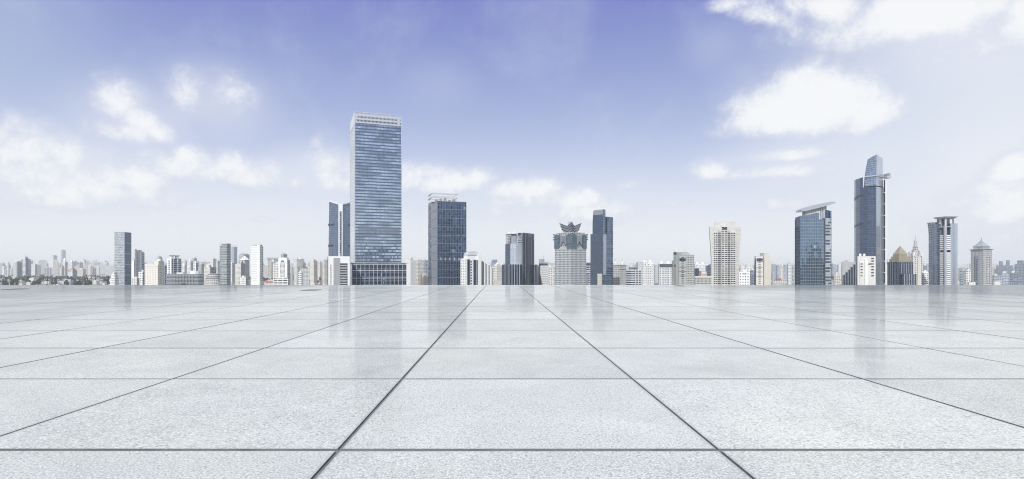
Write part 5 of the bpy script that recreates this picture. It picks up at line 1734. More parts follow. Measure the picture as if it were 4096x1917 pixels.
    b.part('glass_strip', MB().box(0.5, b.w * .5, -0.7, -0.02, 0, b.ztop + 3), F_NAVY)
    simple('apartment_tower', 'white slab tower with ribbed face right of the white banded tower', 125, 140, 149, 1057, 2900, 0.7, (F_GREY, F_WHITE2), [('plant', (.2, .5), (.3, .6), 5, white)])
    b = simple('apartment_tower', 'white tower with small ornate cupola left of the red-roofed block', 248, 261, 270, 1048, 2700, 0.8, (F_LILAC, F_WHITE), [('plant', (.2, .8), (.2, .8), 7, white)])
    b.part('cupola', MB().cyl(b.w * .5, b.d * .5, 5, 5, b.ztop + 7, b.ztop + 11, 10).pyr([(b.w * .5 - 4, b.d * .5 - 4), (b.w * .5 + 4, b.d * .5 - 4), (b.w * .5 + 4, b.d * .5 + 4), (b.w * .5 - 4, b.d * .5 + 4)], b.ztop + 11.02, (b.w * .5, b.d * .5, b.ztop + 19)), white)
    simple('apartment_tower', 'slim beige tower beside the cupola tower on its left', 240, 246, 252, 1073, 2500, 0.8, (F_BEIGE, F_CREAM))
    simple('apartment_tower', 'white twin tower just left of the grey tower behind the red roof', 273, 288, 308, 1047, 2900, 1, (F_WHITE, F_WHITE2), [('plant', (.1, .35), (.1, .6), 7, white), ('plant', (.6, .9), (.1, .6), 7, white)])
    simple('apartment_tower', 'grey-beige slab tower with mast, right behind the red-roofed block', 314, 319, 332, 1050, 2500, 1.4, (F_BEIGE, F_GREY), [('mast', .4, .4, 9, .8), ('plant', (.2, .6), (.2, .8), 3)])
    b = Bld('red_roofed_block', 'white balcony block with sloping red tile roof and blue banded side', 'building', 271, 289, 309, 1900, 1.1)
    za, zb = b.z(1076), b.z(1085)
    w, d = b.w, b.d
    b.part('wall', MB().frus(b.rect(), 0, b.rect(), [za, zb, zb, zb], [0, 1, 0, 1], None), [F_RIB, facade('white_balconies', (0.76, 0.75, 0.74), (0.14, 0.13, 0.22), 60, 3.6, 1.0, 0.42, 0.2, 0.3)])
    b.part('roof', MB().pyr([(-.8, -.8), (w + .8, -.8), (w + .8, d + .8), (-.8, d + .8)], zb + .3, (w * .25, d * .2, za + 5)), redroof)
    b.part('gable_wall', MB().box(-1.0, .8, -1.0, .8, 0, za + 3), white)
    simple('office_block', 'hazy wide grey block with pale columns between the white slab and cupola towers', 154, 157, 189, 1044, 4300, 2.5, (F_WHITE2, F_GREY), [('plant', (.1, .9), (.2, .8), 4, concrete)])
    simple('office_tower', 'hazy pale tower with flat crown left of the tallest hazy tower', 206, 214, 229, 1024, 5000, 1.2, (F_LILAC, F_WHITE2), [('plant', (.1, .9), (.1, .9), 6, concrete)], cat='skyscraper')
    b = simple('office_tower', 'tallest hazy tower on the far left skyline, with notched top', 243, 250, 263, 1003, 6200, 1.2, (F_LILAC, F_LILAC), [('plant', (.1, .4), (.1, .9), 13, concrete), ('plant', (.65, .95), (.1, .9), 9, concrete)], cat='skyscraper')
    simple('apartment_block', 'small plain white slab between the hazy flat-crowned tower and cupola tower', 218, 223, 229, 1060, 2900, 1, white)
left_city()

def middle_city():
    b = Bld('apartment_tower', 'red and white ribbed apartment tower with rooftop drum right of the tallest tower', 'skyscraper', 1622, 1641, 1662, 1100, 1.0)
    z = b.z(1040)
    b.block(z, (F_PINK, F_WHITE2), 'wall')
    for k in range(5):
        for f in 'RL':
            L = b.w if f == 'R' else b.d
            u = L * (0.1 + 0.2 * k)
            m = MB()
            m.box(u - .9, u + .9, -0.8, -0.02, 0, z) if f == 'R' else m.box(-0.8, -0.02, u - .9, u + .9, 0, z)
            b.part('pier', m, white)
    b.part('drum', MB().cyl(b.w * .5, b.d * .5, 4, 4, z, b.z(1036), 14).cyl(b.w * .5, b.d * .5, 5, 5, b.z(1036), b.z(1029), 14, 0, 0, True), offwhite)
    simple('apartment_tower', 'cream slab pair between the red-white tower and the gridded dark tower', 1661, 1672, 1690, 1042, 1300, 1.3, (F_CREAM, F_BEIGE), [('plant', (.1, .4), (.2, .8), 3, cream), ('plant', (.6, .9), (.2, .8), 3, cream)])
    simple('apartment_tower', 'blue-grey slab touching the left edge of the gridded dark tower', 1690, 1697, 1712, 1041, 1250, 1.4, (F_LILAC, F_GREY), [('plant', (.2, .7), (.2, .8), 2)])
    b = Bld('pagoda_hall', 'small brown hall with steep pointed roof below the cream slab pair', 'building', 1677, 1683, 1691, 1000, 1.0)
    z = b.z(1118)
    b.part('wall', MB().prism(b.rect(), 0, z, 0, 0), plain('brown_wall', (0.36, 0.29, 0.21), 0.7))
    m = MB()
    lv = [(1118, 1.12), (1112, .72), (1104, .45)]
    S = lambda s: [(b.w / 2 + (x - b.w / 2) * s, b.d / 2 + (y - b.d / 2) * s) for x, y in b.rect()]
    m.frus(S(1.12), z + .02, S(.7), b.z(1110), 0, 0, True).frus(S(.62), b.z(1110) + .02, S(.42), b.z(1102), 0, 0).pyr(S(.4), b.z(1102) + .02, (b.w / 2, b.d / 2, b.z(1091)))
    b.part('roof', m, goldstone)
    simple('low_block', 'low cream block between the brown pointed hall and the gridded dark tower', 1690, 1696, 1713, 1100, 820, 1.6, (cream, cream), [('plant', (.1, .4), (.2, .7), 2.5, cream)])
    # between the domed block and the mirrored tower
    b = Bld('office_tower', 'hazy grey tower with tapering top and twin masts beside the mirrored tower', 'building', 1964, 1975, 1993, 2400, 1.2)
    z = b.z(1052)
    b.block(z, (F_GREY, F_LILAC), 'wall')
    w, d = b.w, b.d
    b.part('crown', MB().frus(b.rect(), z + .02, [(w * .15, d * .15), (w * .8, d * .15), (w * .8, d * .8), (w * .15, d * .8)], b.z(1039), 0, 0), bluemetal)
    for x in (.25, .7):
        b.part('mast', MB().cyl(w * x, d * .3, .6, .3, b.z(1039), b.z(1033), 6), steel)
    b = simple('apartment_tower', 'cream stepped apartment tower between the striped wing and the mirrored tower', 1970, 1990, 2009, 1063, 1050, 1.0, (facade('cream_balconies', (0.72, 0.69, 0.64), (0.36, 0.35, 0.33), 4.5, 3.0, 0.42, 0.4, 0.1, 0.4), F_CREAM), [('plant', (.1, .7), (.1, .7), 3, cream), ('pyr', 8, .3, white)])
    simple('low_block', 'low pale terrace in front of the cream stepped apartment tower', 1971, 1976, 2010, 1125, 780, 2.2, (cream, offwhite), [('plant', (.1, .4), (.2, .7), 1)])
    # between mirrored tower and winged tower
    b = Bld('apartment_tower', 'white tower with dense dark windows and dark attic left of the winged tower', 'building', 2153, 2164, 2192, 800, 1.6)
    z, zl = b.z(1063), b.z(1146)
    b.punched(z, zl, (7, 11, 0.45, 0.5), (3, 11, 0.4, 0.45), white, limit=100)
    b.part('attic', MB().box(b.w * .05, b.w * .98, 0.5, b.d * .8, z, b.z(1054)), spandark)
    simple('apartment_block', 'lower white flats between the dark-attic white tower and the winged tower', 2190, 2195, 2210, 1068, 950, 1.5, (F_WHITE, F_WHITE), [('plant', (.2, .7), (.2, .7), 3, white)])
    simple('apartment_block', 'cream flats squeezed against the left side of the winged tower', 2206, 2210, 2224, 1067, 1300, 1.5, (F_CREAM, F_CREAM), [('plant', (.3, .8), (.2, .8), 3)])
    b = simple('radio_block', 'hazy block carrying a lattice radio mast left of the winged tower', 2155, 2163, 2178, 1037, 2200, 1.2, (F_LILAC, F_GREY), [('plant', (.1, .6), (.2, .8), 4), ('mast', .85, .2, 20, 1.4)])
    b.part('platform', MB().cyl(b.w * .85, b.d * .2, 3, 3, b.ztop + 8, b.ztop + 9.5, 8, 0, 0, True), steel)
    # between winged tower and slotted tower
    b = simple('office_block', 'dark blue banded block wedged between the winged tower and the slotted glass tower', 2341, 2343, 2364, 1053, 950, 1.8, (F_RIB, F_SHADE))
    b.part('roof_slab', MB().box(-4, b.w + 1, -3, b.d, b.ztop + .02, b.ztop + 1.6), concrete)
    simple('low_block', 'plain bright white block low beside the winged tower', 2341, 2344, 2353, 1099, 760, 1.4, (white, white))
    # right of the slotted tower
    b = Bld('turreted_block', 'stone block with two spired roof turrets right of the slotted glass tower', 'building', 2449, 2478, 2504, 900, 1.0)
    z, zl = b.z(1062), b.z(1146)
    b.punched(z, zl, (5, 9, 0.34, 0.5), (4, 9, 0.40, 0.5), plain('grey_stone_wall', (0.48, 0.47, 0.46), 0.7), limit=80)
    b.part('cornice', MB().box(-.7, b.w + .5, -.7, b.d + .4, z + .02, z + 1.0), concrete)
    b.part('cornice', MB().box(-.5, b.w + .3, -.5, -.02, b.z(1077), b.z(1075)), concrete)
    for (x, y) in ((.18, .7), (.7, .2)):
        cx, cy = b.w * x, b.d * y
        tu = b.part('turret', MB().cyl(cx, cy, 2.6, 2.6, z + 1.02, b.z(1051), 10).dome(cx, cy, 2.6, b.z(1051), 2.0, 10, 4), offwhite)
        b.part('finial', MB().cyl(cx, cy, .4, .06, b.z(1047), b.z(1033), 6), concrete, tu)
    b = Bld('rounded_office', 'pale rounded office with dark ribbon windows and rooftop plant', 'building', 2504, 2530, 2567, 800, 1.4)
    z = b.z(1081)
    w, d = b.w, b.d
    r = min(w, d) * .35
    P = [(r - r * cos(a), r - r * sin(a)) for a in [pi / 2 * k / 6 for k in range(7)]]
    P = P + [(w, 0), (w, d), (0, d)]
    b.part('wall', MB().prism(P, 0, z, 0, 1), [F_PODIUM, offwhite])
    n = 7
    zl = b.z(1143)
    for k in range(n + 1):
        z0 = zl + (z - zl) * k / n
        Q = [(x - .4 if x < w * .5 else x + .3, y - .4 if y < d * .5 else y + .3) for x, y in P]
        b.part('spandrel_band', MB().prism(Q, z0 - 1.1, z0 + .55, 0, 0, True), plain('pale_blue_panel', (0.55, 0.59, 0.62), .5))
    for f in (.3, .62, .92):
        b.part('pier', MB().box(w * f - .7, w * f + .7, -.75, -.42, 0, z), offwhite)
    b.part('roof_house', MB().box(w * .1, w * .7, d * .2, d * .7, z + .6, z + 4), F_SHADE)
    simple('apartment_tower', 'hazy pale flats peeping above the rounded office', 2544, 2552, 2568, 1052, 1600, 1.2, (F_WHITE, F_GREY), [('plant', (.1, .9), (.1, .9), 2, concrete)])
    def flats(name, label, x0, x1, py, D, mats):
        b = Bld(name, label, 'skyscraper', x0, x0 + 3, x1, D, 2.4)
        z = b.z(py)
        b.block(z, mats, 'wall')
        n = 5
        for k in range(n):
            xa, xb = b.w * (k + .12) / n, b.w * (k + .62) / n
            b.part('bay', MB().box(xa, xb, -1.6, -.02, 0, z - 2 - 3 * (k % 2)), mats[0])
            b.part('pier', MB().box(xb + .6, xb + 1.6, -1.0, -.02, 0, z + 1), white)
        b.plant(z, (.08, .3), (.2, .8), 4, white)
        b.plant(z, (.55, .8), (.2, .8), 4, white)
        return b
    flats('apartment_tower', 'white balconied apartment tower between the rounded office and its curved-top neighbour', 2567, 2615, 1050, 1000, (F_WHITE, F_LILAC))
    b = flats('apartment_tower', 'white apartment tower with blue curved top storeys left of the star spire', 2633, 2690, 1055, 950, (facade('dense_flats', (0.68, 0.69, 0.70), (0.13, 0.16, 0.22), 2.6, 3.0, 0.55, 0.52, 0.4, 0.12), F_LILAC))
    b.part('attic', MB().box(.5, b.w - .5, -2.2, -.02, b.z(1067), b.z(1057)), F_BLUE)
    simple('apartment_tower', 'hazy pinkish tower between the two white balconied apartment towers', 2614, 2620, 2634, 1059, 1800, 1.2, (F_PINK, F_LILAC), [('plant', (.2, .8), (.2, .8), 4)])
    simple('office_tower', 'narrow dark teal slab left of the star spire', 2689, 2691, 2698, 1042, 850, 1.5, (plain('teal_slab', (0.17, 0.23, 0.27), .4, .2), F_SHADE))
    flats('apartment_tower', 'blue-white apartment tower behind the beige star-side office block', 2778, 2824, 1056, 1150, (F_WHITE, F_LILAC))
    simple('glass_block', 'small dark blue glass block against the right side of the star-side office block', 2777, 2780, 2796, 1074, 950, 1.6, (F_NAVY, F_NAVY))
    b = Bld('glass_block', 'curved-top blue glass block left of the flared cream hotel', 'building', 2823, 2827, 2847, 1000, 2.0)
    z = b.z(1055)
    b.part('wall', MB().frus(b.rect(), 0, b.rect(), [b.z(1064), z, z, b.z(1064)], 0, 1), [F_BLUE, roofgrey])
    b = Bld('balcony_block', 'low block with dark balconies and pinkish mansard roof left of the cream hotel', 'building', 2777, 2781, 2846, 640, 2.5)
    z, zl = b.z(1108), b.z(1147)
    b.punched(z, zl, (12, 4, .62, .55), None, greybeige, limit=60, dep=.8)
    b.parapet(z, cream, .8)
    xa, xb = b.rx(2805), b.rx(2830)
    b.part('mansard', MB().frus([(xa, 1), (xb, 1), (xb, 9), (xa, 9)], z + .01, [(xa + .5, 2.2), (xb - .5, 2.2), (xb - .5, 8), (xa + .5, 8)], b.z(1084), 0, 0), plain('pink_tile', (0.42, 0.34, 0.32), .8))
    for k in range(4):
        x = xa + (xb - xa) * (.2 + .18 * k)
        b.part('dormer', MB().box(x, x + .7, .9, 2.2, b.z(1096), b.z(1089)), white)
    # right of the hotel
    b = Bld('office_block', 'bright white low block with sparse windows right of the cream hotel', 'building', 2954, 2957, 2997, 640, 2.2)
    z, zl = b.z(1087), b.z(1146)
    b.punched(z, zl, (4, 5, .42, .36), None, white, dep=.3)
    b.part('roof_house', MB().box(b.w * .4, b.w * .7, 1.0, b.d * .6, z, b.z(1080)), white)
    b.part('window', MB().box(b.w * .38, b.w * .72, -.15, -.02, b.z(1097.5), b.z(1094.5)), pane_dark)
    simple('office_block', 'slate blue block touching the left side of the beige slab office block', 3000, 3004, 3022, 1082, 800, 1.5, (F_SHADE, F_RIB), [('plant', (.2, .7), (.2, .7), 2)])
    simple('apartment_block', 'hazy pale balconied flats above the white low block beside the hotel', 2956, 2962, 3004, 1072, 1300, 2.0, (F_WHITE, F_LILAC), [('plant', (.1, .4), (.2, .8), 4), ('plant', (.6, .9), (.2, .8), 3)])
    for (lab, x0, x1, py, D, mt) in (
            ('pale grey hazy apartment tower right of the beige slab office block', 3086, 3104, 1058, 1700, (F_LILAC, F_GREY)),
            ('hazy ribbed apartment tower second right of the beige slab office block', 3104, 3122, 1062, 1600, (F_GREY, F_LILAC)),
            ('cream-flanked round-fronted apartment tower midway between slab office and wing-roofed tower', 3118, 3134, 1063, 1450, (F_CREAM, F_WHITE2)),
            ('blue-grey ribbed tower left of the white gridded pair by the wing-roofed tower', 3132, 3150, 1060, 1700, (F_LILAC, F_LILAC)),
            ('white gridded apartment tower left of the wing-roofed glass tower', 3149, 3166, 1057, 1200, (F_WHITE, F_LILAC)),
            ('grey gridded apartment tower touching the wing-roofed glass tower', 3163, 3186, 1061, 1300, (F_GREY, F_LILAC))):
        simple('apartment_tower', lab, x0, x0 + 4, x1, py, D, 1.6, mt, [('plant', (.15, .4), (.2, .8), 4), ('plant', (.6, .85), (.2, .8), 4)])
    simple('low_block', 'low terraced pale building in front of the gridded towers by the wing-roofed tower', 3088, 3094, 3160, 1122, 1300, 2.5, (F_BEIGE, cream), [('plant', (.2, .5), (.2, .8), 4, redroof)])
    # far right
    simple('apartment_tower', 'slim white balcony tower hidden left of the gold pyramid block', 3536, 3540, 3552, 1057, 900, 1.4, (F_WHITE, F_WHITE), [('plant', (.5, .9), (.1, .9), 8, concrete)])
    simple('apartment_block', 'small white gabled flats between the deco tower and the lantern tower', 3687, 3696, 3714, 1092, 900, 1.2, (F_WHITE, F_GREY), [('pyr', 5, .0, white)])
    simple('office_tower', 'hazy dark block behind the gabled flats by the lantern tower', 3688, 3694, 3709, 1062, 2300, 1.2, (F_SHADE, F_LILAC), [('plant', (.2, .8), (.2, .8), 4)])
    simple('apartment_block', 'green-grey flats with balconies right of the lantern tower', 3838, 3842, 3862, 1084, 1150, 1.6, (F_GREEN, F_GREY), [('plant', (.4, .9), (.2, .8), 7, concrete)])
    b = simple('apartment_block', 'white ornate flats with gabled dark roof left of the pointed-roof tower', 3856, 3866, 3885, 1085, 1000, 1.2, (F_WHITE, F_WHITE), [('plant', (.2, .9), (.2, .8), 3, white), ('pyr', 5, .15, darkroof)])
    simple('apartment_tower', 'hazy slate tower with twin roof turrets right of the pointed-roof tower', 3984, 3990, 4022, 1062, 1900, 2.0, (F_SHADE, F_LILAC), [('plant', (.35, .7), (.2, .8), 14, F_SHADE)])
    simple('apartment_tower', 'hazy slate tower with single turret, third from the right end', 4019, 4024, 4053, 1062, 1850, 1.8, (F_SHADE, F_LILAC), [('plant', (.15, .55), (.2, .8), 16, F_SHADE)])
    simple('apartment_block', 'lower blue-grey flats in front of the turreted hazy slate towers', 3970, 3976, 4010, 1102, 1100, 2, (F_LILAC, F_GREY), [('plant', (.1, .4), (.2, .8), 3)])
    simple('apartment_block', 'blue-grey gridded flats with white balconies near the right end', 4002, 4007, 4040, 1092, 1150, 2, (facade('grid_flats', (0.44, 0.48, 0.55), (0.16, 0.20, 0.28), 3.0, 3.2, .66, .55, .4, .15), F_LILAC), [('plant', (.2, .6), (.2, .8), 3)])
    simple('apartment_block', 'slate gridded flats second from the right end of the skyline', 4038, 4042, 4072, 1091, 1100, 2, (F_SHADE, F_SHADE), [('plant', (.2, .6), (.2, .8), 3)])
    simple('apartment_tower', 'stepped slate tower cut by the right edge of the photo', 4058, 4064, 4130, 1058, 1300, 2.2, (F_SHADE, F_LILAC), [('plant', (.15, .5), (.2, .8), 9, F_SHADE)])
    simple('low_block', 'low beige pavilion at the right foot of the pointed-roof tower', 3972, 3978, 4002, 1126, 800, 1.8, (cream, cream))
    simple('low_block', 'low green-roofed pavilion at the left foot of the pointed-roof tower', 3870, 3876, 3902, 1129, 780, 1.8, (offwhite, concrete), [('plant', (.2, .6), (.2, .8), .8, F_GREEN)])
    simple('apartment_tower', 'hazy blue-grey tower left of the stepped dark-strip block', 3326, 3331, 3344, 1056, 2300, 1.4, (F_LILAC, F_GREY), [('plant', (.2, .8), (.2, .8), 4)])
    simple('apartment_tower', 'hazy paler tower touching the stepped dark-strip block', 3349, 3354, 3370, 1060, 2200, 1.4, (F_WHITE2, F_GREY), [('plant', (.2, .8), (.2, .8), 4)])
    simple('apartment_block', 'banded low flats between the wing-roofed tower and the stepped dark-strip block', 3334, 3338, 3362, 1100, 1100, 1.6, (F_BEIGE, F_GREY), [('plant', (.3, .6), (.3, .6), 5)])
middle_city()

# ------------------------------------------------------------------ the distant city
MARKS = [(0, 'left photo edge'), (105, 'white banded mast tower'), (256, 'white cupola tower'), (491, 'two-tone glass tower'), (640, 'domed cream block'), (705, 'twin-saucer tower'),
         (900, 'grey-green tower'), (1030, 'tall white tower'), (1138, 'arched-window tower'), (1312, 'white annex block'), (1790, 'gridded dark tower'), (2080, 'mirrored tower'),
         (2282, 'winged tower'), (2407, 'slotted glass tower'), (2700, 'star spire'), (2900, 'cream hotel'), (3050, 'beige slab office'), (3250, 'wing-roofed tower'), (3480, 'tall crowned tower'),
         (3660, 'deco tower'), (3780, 'lantern tower'), (3925, 'pointed-roof tower'), (4096, 'right photo edge')]
TONES = [('white', F_WHITE), ('pale', F_WHITE2), ('cream', F_CREAM), ('beige', F_BEIGE), ('grey', F_GREY), ('blue-grey', F_LILAC), ('pinkish', F_PINK)]
ORD = ['first', 'second', 'third', 'fourth', 'fifth', 'sixth', 'seventh', 'eighth', 'ninth', 'tenth', 'eleventh', 'twelfth']
# stretches of skyline that are open to the far distance: from, to, how many, tops between
OPEN = [(2, 458, 66, 1040, 1080), (524, 580, 7, 1048, 1075), (658, 880, 24, 1040, 1076), (924, 1004, 8, 1044, 1070), (1052, 1120, 9, 1042, 1072), (1160, 1312, 18, 1044, 1074),
        (1625, 1714, 6, 1046, 1062), (1936, 2010, 5, 1050, 1068), (2150, 2222, 5, 1046, 1066), (2345, 2362, 2, 1052, 1062), (2500, 2700, 10, 1048, 1066), (2776, 2846, 4, 1052, 1066),
        (2956, 3024, 7, 1046, 1066), (3084, 3184, 7, 1052, 1066), (3324, 3370, 6, 1054, 1076), (3538, 3556, 1, 1056, 1066), (3686, 3716, 3, 1054, 1076), (3832, 3886, 6, 1056, 1080), (3966, 4092, 9, 1054, 1078)]

def distant():
    rng = random.Random(21)
    items = []
    for (a, c, n, ya, yb) in OPEN:
        for k in range(n):
            px = a + (c - a) * (k + rng.uniform(0.05, 0.95)) / n
            far = rng.random()
            D = 2400 + 3800 * far
            w = rng.uniform(17, 38) * (1.0 if rng.random() < .8 else 1.7)       # metres
            h = rng.uniform(0, 1)
            py = ya + (yb - ya) * h ** 0.75
            tone = TONES[rng.choice([0, 0, 1, 1, 2, 3, 4, 4, 5, 5, 6])]
            items.append([px, D, w, py, tone, rng.choice('abcd')])
    items.sort(key=lambda i: i[0])
    seen, total = {}, {}
    gap_of = lambda px: max(i for i, (m, _) in enumerate(MARKS[:-1]) if m <= px)
    kind = lambda it: ('tall ' if it[3] < 1056 else 'low ') + it[4][0]
    for it in items:
        key = (gap_of(it[0]), kind(it))
        total[key] = total.get(key, 0) + 1
    for px, D, w, py, tone, shape in items:
        g = gap_of(px)
        it = (px, D, w, py, tone)
        key = (g, kind(it))
        n = seen[key] = seen.get(key, 0) + 1
        dist = 'far'
        where = f'between {MARKS[g][1]} and {MARKS[g + 1][1]}'
        lab = f'{kind(it)} {dist} block {where}' if total[key] == 1 else f'{ORD[n - 1]} {kind(it)} {dist} block from left, {where}'
        root = bpy.data.objects.new('distant_block', None)
        mb = MB()
        h = Zl(py, D)
        d = w * rng.uniform(.5, .9)
        mb.prism([(-w / 2, 0), (w / 2, 0), (w / 2, d), (-w / 2, d)], 0, h, 0, 1)
        if shape == 'a':
            mb.box(-w * .25, w * .2, d * .2, d * .7, h, h + rng.uniform(3, 8), 2)
        elif shape == 'b':
            mb.prism([(-w * .62, 2), (-w / 2 - .1, 2), (-w / 2 - .1, d), (-w * .62, d)], 0, h * .86, 0, 1)
            mb.box(-w * .1, w * .3, d * .2, d * .7, h, h + 4, 2)
        elif shape == 'c':
            for q in (-.3, .05, .36):
                mb.box(w * q, w * q + w * .12, -1.5, -.05, 0, h - 2, 2)
            mb.box(-w * .4, -w * .1, d * .2, d * .8, h, h + 5, 2).box(w * .1, w * .4, d * .2, d * .8, h, h + 5, 2)
        else:
            mb.box(-w * .3, w * .3, d * .15, d * .8, h, h + 4, 2).cyl(w * .1, d * .5, .8, .3, h + 4, h + rng.uniform(10, 20), 5, 2, 2)
        o = mb.obj('distant_block', [tone[1], roofgrey, offwhite])
        bpy.data.objects.remove(root)
        o.location = (X(px, D), D, GZ)
        o.rotation_euler = (0, 0, rng.uniform(-.7, .7))
        tag(o, lab, 'building', 'distant high-rise blocks fading into the haze')
distant()

def far_mass():
    """the last rows of the city, too far and too many to count"""
    rng = random.Random(5)
    mb = MB()
    for k in range(620):
        px = rng.uniform(-60, 4160)
        D = rng.uniform(5600, 9200)
        w = rng.uniform(22, 60)
        py = rng.uniform(1050, 1076) if px < 1330 else rng.uniform(1054, 1074)
        x, h = X(px, D), Zl(py, D)
        d = w * .6
        mb.prism([(x - w / 2, D), (x + w / 2, D), (x + w / 2, D + d), (x - w / 2, D + d)], GZ, GZ + h, k % 4, 4)
        if k % 3 == 0:
            mb.box(x - w * .2, x + w * .2, D + 2, D + d * .7, GZ + h, GZ + h + 6, k % 4)
    # the same city goes on behind the viewpoint (it shows in the glass towers)
    for k in range(260):
        x, y = rng.uniform(-3200, 3200), rng.uniform(-2600, -700)
        w = rng.uniform(24, 60)
        h = rng.uniform(45, 92)
        mb.prism([(x - w / 2, y), (x + w / 2, y), (x + w / 2, y + w * .6), (x - w / 2, y + w * .6)], GZ, GZ + h, k % 3, 4)
    o = mb.obj('far_city', [F_WHITE2, F_LILAC, F_GREY, F_BEIGE, roofgrey])
    tag(o, 'hazy mass of far-off city blocks all round the horizon', 'city', kind='stuff')
far_mass()

# ------------------------------------------------------------------ low houses and trees on the left
def house_mesh(w, d, h, kind, wall, roof):
    mb = MB()
    R = [(-w / 2, 0), (w / 2, 0), (w / 2, d), (-w / 2, d)]
    mb.prism(R, 0, h, 0, 1 if kind != 'gable' else None)
    if kind == 'gable':
        rh = h + w * .22
        e = .5
        mb.face([(-w / 2 - e, -e, h - .2), (w / 2 + e, -e, h - .2), (w / 2 + e, d / 2, rh), (-w / 2 - e, d / 2, rh)], 1)
        mb.face([(w / 2 + e, d + e, h - .2), (-w / 2 - e, d + e, h - .2), (-w / 2 - e, d / 2, rh), (w / 2 + e, d / 2, rh)], 1)
        for s in (-1, 1):
            mb.face([(s * w / 2, 0, h), (s * w / 2, d, h), (s * w / 2, d / 2, rh - .2)], 0)
    else:
        mb.box(-w * .3, -w * .05, d * .3, d * .7, h, h + 2.4, 0)
        mb.box(w * .15, w * .35, d * .2, d * .5, h, h + 1.6, 0)
        mb.box(-w / 2 - .1, w / 2 + .1, -.25, .2, h, h + .7, 2)
    return mb

BELOW = [(18, 'at the far left end'), (48, 'below the pale rounded tower'), (80, 'below the beige and dark blue tower'), (112, 'below the white banded mast tower'), (150, 'below the white ribbed slab tower'),
         (192, 'below the hazy grey columned block'), (236, 'left of the cupola tower'), (272, 'below the cupola tower'), (312, 'beside the red-roofed block'), (345, 'below the grey-beige mast slab'),
         (400, 'midway from red-roofed block to two-tone tower'), (480, 'close left of the two-tone tower'), (580, 'by the domed cream block'), (812, 'beyond the long curved block'), (880, 'by the round terraced hall'), (930, 'by the grey-green tower'),
         (1000, 'by the cream ribbed block'), (1105, 'right of the tall white tower'), (1200, 'right of the arched-window tower'), (1245, 'by the wide pale block'), (1330, 'left of the white annex'), (3200, 'left of the wing-roofed tower'),
         (3400, 'right of the wing-roofed tower'), (3890, 'left of the pointed-roof tower'), (5000, 'right of the pointed-roof tower')]
def below(px, D):
    nm = next(n for a, n in BELOW if px < a)
    return ('nearer ' if D < 1750 else 'farther back ') , nm

def low_town():
    rng = random.Random(33)
    kinds = [('white', F_WHITE, roofgrey, 'flat'), ('cream', F_CREAM, roofgrey, 'flat'), ('white', F_WHITE, redroof, 'gable'), ('cream', F_CREAM, darkroof, 'gable'), ('grey', F_GREY, roofgrey, 'flat'), ('white', F_WHITE2, darkroof, 'gable')]
    desc = {'flat': 'flat-roofed', 'gable': 'gabled'}
    protos = {}
    def place(px, D, i, w, h, far):
        wall, mt, rf, kd = kinds[i]
        key = (i, rng.randrange(3))
        if key not in protos:
            ww = [9, 13, 18][key[1]]
            hh = [7, 10, 14][key[1]] if kd == 'flat' else [6, 8, 9][key[1]]
            o = house_mesh(ww, ww * .7, hh, kd, mt, rf).obj('low_house', [mt, rf, white])
            protos[key] = o
        else:
            o = protos[key].copy()
            COL.objects.link(o)
        o.location = (X(px, D), D, GZ)
        o.rotation_euler = (0, 0, rng.uniform(-.6, .6))
        place_name = next(nm for a, nm in ((458, 'left of the two-tone glass tower'), (580, 'by the domed cream block'), (930, 'around the grey-green tower'), (1320, 'between the tall white tower and the white annex'), (5000, 'in the gaps of the right-hand skyline')) if px < a)
        rc = ' red-tiled' if rf is redroof else ''
        row, spot = below(px, D)
        lab = f'small {row}{rc.strip() + " " if rc else ""}{desc[kd]} {wall} house {spot}'
        tag(o, lab, 'house', f'small {wall}{rc} {desc[kd]} houses {place_name}')
    for k in range(150):
        px = rng.uniform(-10, 460)
        D = 1500 + 1500 * rng.random() ** 1.1
        place(px, D, rng.randrange(6), 0, 0, 0)
    for k in range(60):
        px = rng.choice([rng.uniform(525, 580), rng.uniform(800, 1000), rng.uniform(1055, 1100), rng.uniform(1160, 1310), rng.uniform(1160, 1310)])
        place(px, rng.uniform(1420, 2300), rng.randrange(6), 0, 0, 0)
    for k in range(24):
        px = rng.choice([rng.uniform(3088, 3180), rng.uniform(3326, 3365), rng.uniform(3835, 3884), rng.uniform(3970, 4090)])
        place(px, rng.uniform(1420, 1900), rng.randrange(6), 0, 0, 0)
low_town()

leafmat = None
def tree_mats():
    out = []
    for nm, c in (('foliage_dark', (0.035, 0.055, 0.035)), ('foliage_mid', (0.055, 0.085, 0.045)), ('foliage_pine', (0.028, 0.045, 0.040))):
        m = bpy.data.materials.new(nm)
        m.use_nodes = True
        T = NT(m.node_tree)
        tc = T.n('ShaderNodeTexCoord')
        a = T.noise(tc.outputs['Object'], 0.5, 4, .7).outputs[0]
        p = T.n('ShaderNodeBsdfPrincipled')
        T.put(p.inputs['Base Color'], T.scale(c, T.math('ADD', T.math('MULTIPLY', a, 1.4), .3)))
        p.inputs['Roughness'].default_value = .8
        p.inputs['Specular IOR Level'].default_value = .2
        out_n = T.n('ShaderNodeOutputMaterial')
        T.put(out_n.inputs[0], p.outputs[0])
        out.append(m)
    return out

